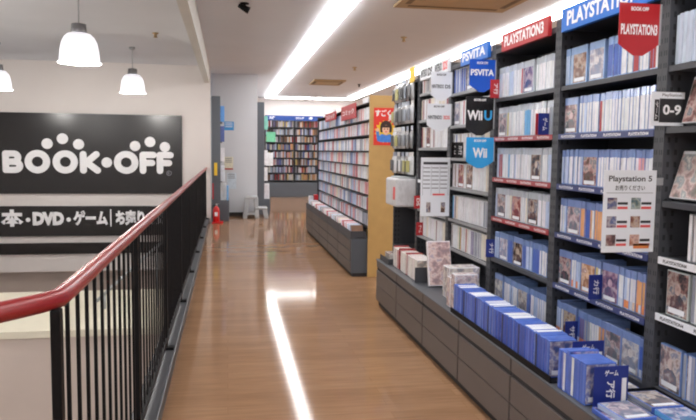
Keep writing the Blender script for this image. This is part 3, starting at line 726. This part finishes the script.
# ---- posters and sheets on the dividers
def ps5():
    y, x0, x1, z0, z1 = 2.505, 1.487, 1.718, 1.055, 1.388
    t = thing('price_poster', 'white poster with six small pictures and dark title hung before the blue-strip shelves', 'poster', (1.6, y, z0))
    MB().box(x0, x1, y-.003, y, z0, z1).build('sheet', 'paper', t)
    MB().box(x1, x1+.03, y-.004, y+.001, z1-.06, z1-.03).build('clip', 'lightsteel', t)
    m = MB()
    text_to(m, 'Playstation 5', x0+.02, x1-.02, z1-.052, z1-.022, y-.0036, 'Y', 0, .02)
    text_to(m, 'お売りください', x0+.05, x1-.05, z1-.082, z1-.06, y-.0036, 'Y', 0, .02)
    m.box(x0+.012, x1-.012, y-.0036, y-.0032, z1-.092, z1-.0905)
    m.build('title_lettering', 'ink', t)
    cs = [srgb(50, 70, 130), srgb(60, 140, 160), srgb(50, 80, 150), srgb(150, 70, 60), srgb(80, 60, 60), srgb(210, 120, 90)]
    for k in range(6):
        cx = x0+.018+(k % 2)*.105; cz = z1-.135-(k//2)*.075
        o = MB().box(cx, cx+.042, y-.0036, y-.003, cz-.022, cz+.024).build('thumbnail', 'art', t); o.color = (*cs[k], 1)
        m = MB(); m.box(cx+.045, cx+.09, y-.0036, y-.0032, cz-.004, cz+.006, 0); m.box(cx+.045, cx+.09, y-.0036, y-.0032, cz-.022, cz-.012, 1); m.build('price_lines', ['ink', 'redink'], t)
    MB().box(x1-.09, x1-.02, y-.0036, y-.003, z0+.015, z0+.035).build('orange_box', 'orange', t)
ps5()
def pricelist():
    y, x0, x1, z0, z1 = 5.19, 1.505, 1.745, .945, 1.41
    t = thing('price_poster', 'white price-list sheet with grey table hung below the white pentagon tags', 'poster', (1.6, y, z0))
    MB().box(x0, x1, y-.003, y, z0, z1).build('sheet', 'paper', t)
    MB().box(x1, x1+.012, y-.004, y+.001, z1-.08, z1-.05).build('clip', 'lightsteel', t)
    m = MB(); m.box(x0+.02, x1-.02, y-.0036, y-.003, z1-.055, z1-.035)
    m.build('title_line', 'ink', t)
    m = MB()
    for k in range(6):
        for q in range(3): m.box(x0+.02+q*.07, x0+.078+q*.07, y-.0036, y-.003, z1-.085-k*.032, z1-.078-k*.032)
    for q in range(4): m.box(x0+.016+q*.07, x0+.018+q*.07, y-.0036, y-.003, z1-.3, z1-.065)
    m.build('table_lines', 'inkgrey', t)
    MB().box(x0+.1, x0+.2, y-.0036, y-.003, z1-.3, z1-.285).build('red_line', 'redink', t)
    for k, c in ((0, srgb(70, 80, 110)), (1, srgb(110, 80, 60))):
        o = MB().box(x0+.05+k*.12, x0+.085+k*.12, y-.0036, y-.003, z0+.03, z0+.11).build('thumbnail', 'art', t); o.color = (*c, 1)
pricelist()

# ---- accessory bags on the pegs
t0 = None
def bag(y, z, label, tint):
    t = thing('hanging_bag', label, 'accessory bag', (1.68, y, z), 'clear accessory bags hanging on pegs')
    m = MB(); w, h, d = .15, .175, .06
    n = 6
    prof = [(0, .004), (.12, .02), (.3, d/2), (.7, d/2*.9), (.9, .016), (1, .003)]
    rows = []
    for v, dd in prof:
        ring = []
        for u in (-1, -.5, 0, .5, 1):
            ring.append(((u*w/2), dd*(1-abs(u)**2*.8), -h*(1-v)))
        rows.append(ring)
    front = [[m.bm.verts.new((1.72-d_, y+u_, z+zz)) for u_, d_, zz in r] for r in rows]
    back = [[m.bm.verts.new((1.72+d_, y+u_, z+zz)) for u_, d_, zz in r] for r in rows]
    for A in (front, back):
        for a_, b_ in zip(A, A[1:]):
            for k in range(4): m.bm.faces.new((a_[k], a_[k+1], b_[k+1], b_[k])).smooth = True
    o = m.build('bag_pouch', 'body', t); g_ = random.choice([.22, .36, .5, .62]); o.color = (g_*.97, g_, g_*1.05, 1); t.rotation_euler = (0, 0, random.uniform(-.12, .12))
    o = MB().box(1.718, 1.722, y-.055, y+.055, z-.005, z+.04).build('header_card', 'spine', t); o.color = (*tint, 1)
    o = MB().box(1.684, 1.688, y-.04, y+.045, z-.15, z-.04, 0, .001).build('product_label', 'spine', t); o.color = (*random.choice([srgb(170, 165, 100), srgb(50, 54, 60), srgb(120, 130, 145), srgb(214, 216, 220), srgb(90, 92, 98)]), 1)
for r, z in enumerate((1.95+.17, 1.90, 1.66, 1.41)):
    for k in range(5):
        bag(6.26+.16*k, z, 'clear accessory bag, %s from the wood-coloured panel, %s peg row' % (ordw(5-k), ['top', 'second', 'third', 'lowest'][r]), random.choice([srgb(200, 210, 225), srgb(225, 225, 225), srgb(150, 160, 180)]))
t = thing('storage_bag', 'large grey-white packaged bag on the shelf below the accessory bags', 'packaged bag', (1.66, 6.45, .945))
o = MB().box(1.56, 1.98, 6.2, 6.62, .932, 1.2, 0, .02).build('bag_body', 'spine', t); o.color = (.62, .62, .64, 1)
MB().box(1.556, 1.56, 6.2+.03, 6.30, 1.0, 1.12).build('red_print', 'redink', t)
MB().box(1.60, 1.94, 6.25, 6.57, 1.2, 1.215, 0, .004).build('folded_top', 'plastic', t)
for k, (y, c, l) in enumerate(((6.45, srgb(36, 40, 66), 'dark blue boxed game leaning below the grey-white packaged bag'), (6.3, srgb(70, 70, 84), 'dark grey boxed game leaning beside the dark blue one'))):
    prop_case(1.93-.03*k, y, .476, .17, .32, c, l, .22, .025)

# ------------------------------------------------------------------ goods standing on the base cabinets
ZT = .441
def disc(proto, x, y, z, body, ins, label, group, sc=1, lean=0):
    return place(proto, x, y, z, 0, jit(body, .05), jit(ins, .14), label, 'disc case', group, None, sc, lean)
# long blue row
t = thing('display_tray', 'low dark tray under the long row of blue cases', 'tray', (1.5, 3.4, ZT))
MB().box(1.40, 1.6, 2.72, 4.08, ZT, ZT+.006).build('tray_floor', 'blackrail', t)
MB().box(1.398, 1.404, 2.72, 4.08, ZT, ZT+.03).build('front_lip', 'blackrail', t)
y = 4.05; k = 0
while y > 2.76:
    k += 1; wh = (k % 12) in (0, 1, 2, 3, 4, 5) and k > 2
    disc(discw_p if wh else disc_p, 1.412+random.uniform(-.003, .003), y, ZT+.0075, srgb(88, 120, 206), random.choice([srgb(84, 108, 196), srgb(98, 124, 206), srgb(66, 90, 178), srgb(112, 138, 214)]) if k % 9 else srgb(36, 44, 90),
         'blue case with %s top, %s from the far end of the long blue row' % ('white' if wh else 'blue', ordw(k)), 'cases in the long blue row', 1+random.uniform(-.02, .02)); y -= .0219
# short blue block at the near end
for k in range(10):
    disc(disc_p if k != 3 else white_p, 1.41+random.uniform(-.003, .003), 2.66-k*.0222, ZT+.001, srgb(88, 120, 206), srgb(88, 114, 200) if k not in (2, 5) else srgb(226, 232, 240),
         '%s case, %s from left, short upright block at the near end' % ('blue-spined' if k not in (2, 5) else 'white-spined', ordw(k+1)), 'cases in the short blue block', 1, 0)
for y, x0, h, l in ((2.705, 1.49, .19, 'navy index card behind the short block of blue cases'), (2.42, 1.43, .17, 'navy index card in front of the short block of blue cases')):
    t = thing('index_card', l, 'index card', (x0+.08, y, ZT), 'large navy index cards on the base cabinets')
    MB().box(x0, x0+.15, y-.003, y, ZT, ZT+h, 0, .001).build('card', 'navy', t)
    m = MB(); text_to(m, 'ゲーム', x0+.045, x0+.105, ZT+h-.04, ZT+h-.015, y-.0036, 'Y', 0, .03); m.build('heading_lettering', 'white', t)
    m = MB(); text_to(m, 'ア行', x0+.055, x0+.095, ZT+.04, ZT+.11, y-.0036, 'Y', 0, .03, rot=1)
    m.build('lettering', 'white', t)
    MB().box(x0+.122, x0+.142, y-.0036, y-.003, ZT+.02, ZT+h-.05).build('white_band', 'white', t)
# flat cases and dark tray at the corner
t = thing('display_tray', 'dark rimmed tray at the near end beside the flat-lying cases', 'tray', (1.66, 2.4, ZT))
MB().box(1.585, 1.738, 2.09, 2.47, ZT+.0005, ZT+.006).build('tray_floor', 'blackrail', t)
MB().box(1.585, 1.738, 2.465, 2.47, ZT+.0005, ZT+.055).box(1.733, 1.738, 2.09, 2.465, ZT+.0005, ZT+.055).build('tray_rim', 'blackrail', t)
flat = [(1.405, 2.295, ZT+.001, 0, 'b', 'blue case lying flat on the near end in front of the navy card'), (1.425, 2.28, ZT+.0232, .08, 'p', 'pale blue case lying on the blue one in front of the navy card'), (1.594, 2.365, ZT+.0072, 0, 'w', 'white-labelled case lying flat in the dark tray, behind its neighbour'),
        (1.592, 2.36, ZT+.0294, .02, 'g', 'grey-covered case topping the rear pile in the dark tray'), (1.592, 2.18, ZT+.0072, 0, 'w', 'white case lying flat at the near end of the dark tray'), (1.594, 2.178, ZT+.0294, .01, 'l', 'light blue case topping the front pile in the dark tray'), (1.59, 2.598, ZT+.001, 0, 'w', 'blue case lying flat between the short block and the shelf uprights')]
for x, y, z, r, c, l in flat:
    o = place(disc_p, x, y, z, 0, jit(srgb(88, 120, 206)), jit(CNAME[c][1], .1), l, 'disc case', 'cases lying flat at the near end')
    o.matrix_basis = Matrix.Translation((x, y, z+.0108)) @ Matrix.Rotation(r, 4, 'Z') @ Matrix.Rotation(-PI/2, 4, 'X') @ Matrix.Translation((0, 0, -.086))
# boxed goods between
def art_box(x0, x1, y0, y1, h, c, label, z=ZT):
    o = MB().box(x0, x1, y0, y1, z+.0005, z+h, 0, .004).build('game_box', 'body', loc=(x0, y0, z)); o.color = (.8, .8, .84, 1)
    q = MB().box(x0-.0008, x0, y0+.004, y1-.004, z+.006, z+h-.006).box(x0+.004, x1-.004, y0-.0008, y0, z+.006, z+h-.006).box(x0+.005, x1-.005, y0+.005, y1-.005, z+h, z+h+.0008).build('cover_print', 'art', o); q.color = (*c, 1)
    return tag(o, label, 'game box', 'boxed games on the base cabinets')
art_box(1.43, 1.58, 4.09, 4.17, .235, srgb(230, 226, 228), 'white picture box at the left end of the long blue row')
art_box(1.43, 1.58, 4.19, 4.26, .2, srgb(226, 200, 206), 'second picture box behind the white one at the long blue row')
art_box(1.50, 1.72, 4.42, 4.56, .22, srgb(226, 226, 236), 'pale picture box against the shelf uprights left of the long blue row')
o = MB().box(-.09, .09, -.02, .02, 0, .34, 0, .004).build('game_box', 'body'); o.location = (1.58, 4.86, ZT+.003); o.rotation_euler = (math.radians(-14), 0, 0); o.color = (.84, .8, .84, 1)
q = MB().box(-.085, .085, -.0208, -.02, .008, .33).build('cover_print', 'art', o, local=True); q.color = (*srgb(236, 206, 212), 1)
o.location.z = ZT+.006; tag(o, 'tall pink and white picture box leaning back beside the dark bookend', 'game box', 'boxed games on the base cabinets')
# white case bin with bookend
t = thing('bookend', 'dark grey bookend closing the row of red-topped white cases', 'bookend', (1.5, 5.05, ZT))
MB().box(1.43, 1.60, 5.03, 5.036, ZT, ZT+.12, 0, .001).build('end_plate', 'dark', t)
MB().box(1.43, 1.60, 5.036, 5.12, ZT, ZT+.003).build('foot_plate', 'dark', t)
y = 5.80; k = 0
while y > 5.06:
    k += 1; red = k in (1, 2, 9, 10, 18, 19)
    place(white_p, 1.45+random.uniform(-.004, .004), y, ZT+.0045, 0, jit(srgb(168, 44, 50) if red else srgb(232, 228, 226), .04), jit(srgb(226, 222, 218) if not k in (8, 9) else srgb(170, 46, 50), .08),
          '%s case, %s from left, in the row held by the dark bookend' % ('red-topped white' if red else 'white', ordw(k)), 'software case', 'white cases held by the dark bookend', None, .9+(.06 if red else 0)); y -= .0222 if k != 9 else .07
# flat pile at the far end
t = thing('display_tray', 'dark tray at the far end of the base cabinets', 'tray', (1.5, 6.02, ZT))
MB().box(1.42, 1.72, 5.88, 6.2, ZT, ZT+.006).build('tray_floor', 'dark', t); MB().box(1.42, 1.425, 5.88, 6.2, ZT, ZT+.05).box(1.425, 1.72, 5.88, 5.885, ZT, ZT+.05).build('tray_rim', 'dark', t)
for k in range(4):
    o = place(white_p, 1.45, 5.99, ZT+.008+.021*k, 0, jit(srgb(200, 196, 194)), jit(srgb(150, 146, 144), .2), 'grey-white case lying flat in the far tray, %s from the bottom' % ordw(k+1), 'software case', 'cases lying flat in the far tray')
    o.matrix_basis = Matrix.Translation((1.44, 6.0, ZT+.008+.0105+.0215*k)) @ Matrix.Rotation(-PI/2, 4, 'X') @ Matrix.Translation((0, 0, -.093))

# ------------------------------------------------------------------ comic rack in the middle distance
GY0, GY1 = 7.66, 12.2
GR = [.765, .946, 1.125, 1.292, 1.46, 1.645, 1.822]
t = thing('comic_rack', 'long low-lit comic rack with dark shelves behind the wood-coloured end panel', 'bookcase', (1.8, 9.9, 0))
MB().box(1.92, 1.94, GY0+.02, GY1, .45, 2.03).build('back_panel', 'darkback', t)
for z in [.58]+GR: MB().box(1.61, 1.92, GY0+.02, GY1, z-.014, z, 0).build('shelf', 'blackrail', t)
MB().box(1.61, 1.94, GY0+.02, GY1, 2.005, 2.02).build('top_board', 'blackrail', t)
for y in [GY1]+[GY0+.02+.905*k for k in range(5, 0, -1)]:
    MB().box(1.60 if y == GY1 else 1.745, 1.94, y-.012, y+.008, .45, 2.05 if y == GY1 else 2.005).build('upright', 'dark', t)
tag(MB().box(1.6, 2.25, GY0-.03, GY0+.005, 0, 2.09, 0, .003).build('wood_panel', 'wood', loc=(1.9, GY0, 0)), 'wood-coloured end panel carrying the red poster', 'panel')
# lower cabinets of the comic rack
for k in range(5):
    a, b = GY0+.02+.904*k, GY0+.02+.904*(k+1)
    q = thing('rack_cabinet', 'grey three-drawer cabinet under the comic rack, %s from the wood-coloured panel' % ordw(k+1), 'cabinet', (1.5, (a+b)/2, 0), 'drawer cabinets under the comic rack')
    MB().box(1.415, 1.94, a+.001, b-.001, .04, .44).build('carcass', 'grey', q)
    MB().box(1.43, 1.94, a+.001, b-.001, 0, .04).build('plinth', 'plinth', q)
    for j in range(3): MB().box(1.402, 1.415, a+.01, b-.01, .05+.13*j, .165+.13*j, 0, .003).build('drawer', 'drawer', q)
    MB().box(1.40, 1.945, a+.001, b-.001, .44, .45).build('top_board', 'dark', q)
# browse bins with comics leaning back
for k in range(5):
    a, b = GY0+.03+.904*k, GY0+.02+.904*(k+1)
    MBx = MB().box(1.405, 1.412, a, b-.004, .451, .53).box(1.412, 1.59, a, a+.006, .451, .53)
    tag(MBx.build('browse_bin', 'dark', loc=(1.5, (a+b)/2, .451)), 'dark browse bin on the rack cabinets, %s from the wood-coloured panel' % ordw(k+1), 'bin', 'browse bins on the rack cabinets')
comd = MB().box(-.07, .07, -.008, .008, 0, .15, 0, .001).build('bin_comic', 'spine'); protos.append(comd)
y = GY0+.075; k = 0
pal = ['n', 'w', 'g', 'w', 'p', 'w', 'i', 'w', 'i', 'r', 'i', 'w', 'c', 'w', 'i', 'w']
while y < GY1-.3:
    if min(abs(y+.05-GY0-.03-.904*q) for q in range(1, 6)) < .075: y += .02; continue
    k += 1; c = pal[k % len(pal)] if k > 1 else 'n'
    o = dup(comd, (1.50, y, .456+.002)); o.rotation_euler = (math.radians(-38), 0, 0); o.color = jit(CNAME[c][1], .15)
    tag(o, '%s comic leaning back in the browse bins, %s from the wood-coloured panel' % (CNAME[c][0], ordw(k)), 'comic', 'comics leaning in the browse bins')
    o.location.z = .456+.0052
    y += .072
# comics on the shelves: nearest ones individually, the rest of each row as one mass
weights = 'wwwwpwwiwwiwigwiwwcwir'
def comic_color():
    c = random.choice(weights); return c
stuff = MB(); stuffc = []
nper = 35
rows_g = [.58]+GR
rn_g = ['lowest', 'seventh', 'sixth', 'fifth', 'fourth', 'third', 'second', 'top']
for j, z in enumerate(rows_g):
    y = GY0+.035; n = 0; run = comic_color()
    while y < GY0+.035+nper*.0205:
        n += 1
        if random.random() < .45: run = comic_color()
        cn, c = CNAME[run]
        o = dup(comic_p, (1.625+random.uniform(-.004, .004), y+.0102, z+.0005)); del o['proto']; o.color = jit(c, .14); o.scale = (1, 1, .97+random.uniform(-.03, .02))
        tag(o, '%s comic, %s from the wood-coloured panel, %s row of the comic rack' % (cn, ordw(n), rn_g[j]), 'comic', 'comics in the %s row of the comic rack' % rn_g[j])
        y += .0205
PALG = ['w', 'p', 'i', 'r', 'g', 'c', 'b']
for j, z in enumerate(rows_g):
    y = GY0+.035+nper*.0205+.02; run = 'w'
    while y < GY1-.05:
        if random.random() < .35: run = random.choice('wwwpiiprgwcbw') if y < 10.8 else random.choice('wppbpwigp')
        stuff.box(1.625+random.uniform(-.004, .004), 1.735, y, y+.0196, z+.0005, z+.0005+.147*random.uniform(.95, 1.01), PALG.index(run))
        y += .0204
PALC = {'r': srgb(190, 106, 114), 'b': srgb(120, 140, 186)}
mats_g = [mat('comic_print_'+CNAME[c][0].replace(' ', '_'), PALC.get(c, CNAME[c][1]), .5, var=.12, scale=40) for c in PALG]
tag(stuff.build('comic_rows', mats_g, loc=(1.7, 10.5, .58)), 'far stretch of tightly packed pink and white comics filling the comic rack', 'comics', None, 'stuff')
# red signs clipped to the comic rack
for y0, y1, z0, z1, l in ((9.5, 8.4, 1.87, 2.06, 'red hanging sign nearer the wood-coloured panel on the comic rack'), (11.08, 9.98, 1.92, 2.04, 'red hanging sign further along the comic rack')):
    q = thing('rack_sign', l, 'sign', (1.585, (y0+y1)/2, z0), 'red signs on the comic rack')
    MB().box(1.58, 1.588, y1, y0, z0, z1).build('board', 'red', q); 
    for yy in (y1+.02, y0-.06): MB().box(1.588, 1.606, yy, yy+.04, z1-.04, z1-.02).build('clip', 'lightsteel', q)
    m = MB(); text_to(m, 'コミック', y0-.12, y1+.12, (z0+z1)/2-.035, (z0+z1)/2+.035, 1.5795, 'X', 0, .03); m.build('lettering', 'white', q)
for y in (8.0, 10.4, 11.5):
    o = MB().box(1.65, 1.66, y, y+.3, 2.021, 2.1).build('standing_card', 'spine', loc=(1.65, y, 2.02)); o.color = (.85, .86, .9, 1); tag(o, 'white card standing on top of the comic rack, %s' % {8.0: 'nearest the wood-coloured panel', 10.4: 'between the red signs', 11.5: 'at the far end'}[y], 'card', 'cards on top of the comic rack')
# store card pile at the far end of the bins
for x, y, c, h, l in ((1.44, 12.02, srgb(225, 228, 235), .2, 'white box at the far end of the browse bins'), (1.53, 12.03, srgb(205, 40, 46), .22, 'bright red box at the far end of the browse bins')):
    o = MB().box(x, x+.075, y, y+.12, .451, .451+h, 0, .004).build('small_box', 'spine', loc=(x, y, .451)); o.color = (*c, 1); tag(o, l, 'box')

# red poster with a portrait
y, x0, x1, z0, z1 = GY0-.031, 1.645, 1.925, 1.525, 1.95
t = thing('hanging_poster', 'red poster with a black-haired person in blue on the wood-coloured panel', 'poster', (1.785, y, z0))
MB().box(x0, x1, y-.003, y-.0002, z0, z1).build('sheet', 'posterred', t)
m = MB(); cx, cz = 1.785, 1.70; pts = []
for k in range(32):
    r = .14 if k % 2 else .11; pts.append((cx+r*math.cos(2*PI*k/32)*.95, cz-.02+r*math.sin(2*PI*k/32)*.95))
m.prism(pts, y-.0036, y-.003); m.build('yellow_burst', 'yellow', t)
m = MB(); m.prism([(1.685, 1.575), (1.70, 1.62), (1.74, 1.655), (1.79, 1.64), (1.84, 1.655), (1.88, 1.62), (1.89, 1.575), (1.84, 1.56), (1.73, 1.56)], y-.0046, y-.0036)
m.stroke([(1.70, 1.6), (1.69, 1.68)], .035, y-.0047, y-.0036); m.build('blue_shirt', 'shirt', t)
m = MB(); m.ellipse(1.79, 1.735, .068, .07, y-.0052, y-.0046); m.stroke([(1.735, 1.73), (1.738, 1.685)], .03, y-.0052, y-.0046); m.stroke([(1.845, 1.73), (1.842, 1.685)], .03, y-.0052, y-.0046); m.build('hair', 'hair', t)
m = MB(); m.ellipse(1.79, 1.705, .045, .05, y-.0058, y-.0052); m.box(1.775, 1.805, y-.0056, y-.0048, 1.64, 1.67); m.ellipse(1.692, 1.70, .018, .02, y-.0056, y-.0048); m.build('face', 'skin', t)
m = MB(); m.box(1.742, 1.838, y-.0064, y-.0058, 1.726, 1.752); m.ellipse(1.773, 1.71, .006, .008, y-.0064, y-.0058); m.ellipse(1.807, 1.71, .006, .008, y-.0064, y-.0058); m.build('fringe_and_eyes', 'hair', t)
m = MB(); m.ellipse(1.79, 1.68, .014, .006, y-.0064, y-.0058); m.build('mouth', 'redink', t)
m = MB()
text_to(m, 'すごく', x0+.015, x0+.2, z1-.1, z1-.02, y-.0036, 'Y', 0, .05); text_to(m, '売り', x0+.17, x1-.012, z1-.15, z1-.07, y-.0038, 'Y', 0, .05)
m.build('lettering', 'white', t)

# ------------------------------------------------------------------ far bookcase
BX0, BX1, BYf = 1.165, 2.99, 21.35
R7 = [.53, .765, 1.0, 1.235, 1.475, 1.715, 1.945, 2.185]
t = thing('bookcase', 'far wall bookcase with blue header and packed book rows', 'bookcase', (2.08, 21.5, 0))
MB().box(BX0, BX1, 21.74, 21.77, .0, 2.54).build('back_panel', 'dark', t)
MB().box(BX0, BX1, BYf-.05, 21.74, .0, .46, 0, .004).build('base_box', 'grey', t)
m = MB()
for x in (BX0, (BX0+BX1)/2-.01, BX1-.02): m.box(x, x+.02, BYf, 21.74, .46, 2.4)
m.build('upright', 'dark', t)
for z in R7[:]: MB().box(BX0+.02, BX1-.02, BYf, 21.74, z-.02, z).build('shelf', 'dark', t)
MB().box(BX0, BX1, BYf-.02, BYf+.02, 2.39, 2.54).build('header_panel', 'farblue', t)
for sx, a, b in (('コミック', .95, 1.2), ('文庫', .12, .3), ('本', 1.35, 1.5)):
    m = MB(); text_to(m, sx, BX0+a, BX0+b, 2.43, 2.51, BYf-.022, 'Y', 0, .03); m.build('header_lettering', 'white', t)
rn_b = ['lowest', 'seventh', 'sixth', 'fifth', 'fourth', 'third', 'second', 'top']
for j, z in enumerate(R7):
    x = BX0+.045; n = 0
    while x < BX1-.05:
        if abs(x-(BX0+BX1)/2) < .035: x += .07; continue
        n += 1
        c = random.choice('wgknbiwcoywvgwrkgpcn')
        o = dup(book_p, (x, BYf+.03, z+.0005), PI/2); del o['proto']; o.color = jit(tuple(v*.6 for v in CNAME[c][1]), .2); o.scale = (1, 1, random.uniform(.84, 1.02))
        tag(o, '%s book, %s from left, %s row of the far wall bookcase' % (CNAME[c][0], ordw(n), rn_b[j]), 'book', 'books in the %s row of the far bookcase' % rn_b[j])
        x += .048
for x, z, w, h, c, l in ((1.2, 1.72, .28, .3, srgb(110, 190, 150), 'green card on the far bookcase at upper left'), (1.19, .98, .22, .4, srgb(225, 228, 232), 'white sheet hung on the left of the far bookcase')):
    o = MB().box(x, x+w, BYf-.06, BYf-.022, z, z+h).build('hanging_card', 'spine', loc=(x, BYf-.05, z)); o.color = (*c, 1); tag(o, l, 'card')

for p in protos:
    for c in list(p.children): bpy.data.objects.remove(c)
    bpy.data.objects.remove(p)

# ------------------------------------------------------------------ light
for (x, y, e) in ((-1.465, 7.35, 14), (-1.515, 11.7, 14), (-3.56, 11.7, 14), (-3.56, 7.35, 14)):  # last bulb has no pendant: unseen, added to brighten the stairwell
    L = bpy.data.lights.new('pendant_and_fill_bulb', 'POINT'); L.energy = e*3.5; L.shadow_soft_size = .08; L.color = (1, .97, .92)
    o = bpy.data.objects.new('pendant_and_fill_bulb', L); col.objects.link(o); o.location = (x, y, 2.28)
w = bpy.data.worlds.new('world'); scene.world = w; w.use_nodes = True
w.node_tree.nodes['Background'].inputs[0].default_value = (.9, .93, 1, 1); w.node_tree.nodes['Background'].inputs[1].default_value = .3
scene.view_settings.view_transform = 'Standard'; scene.view_settings.look = 'None'
scene.view_settings.exposure = .12
scene.cycles.filter_width = 2.0
scene.cycles.max_bounces = 8; scene.cycles.diffuse_bounces = 5
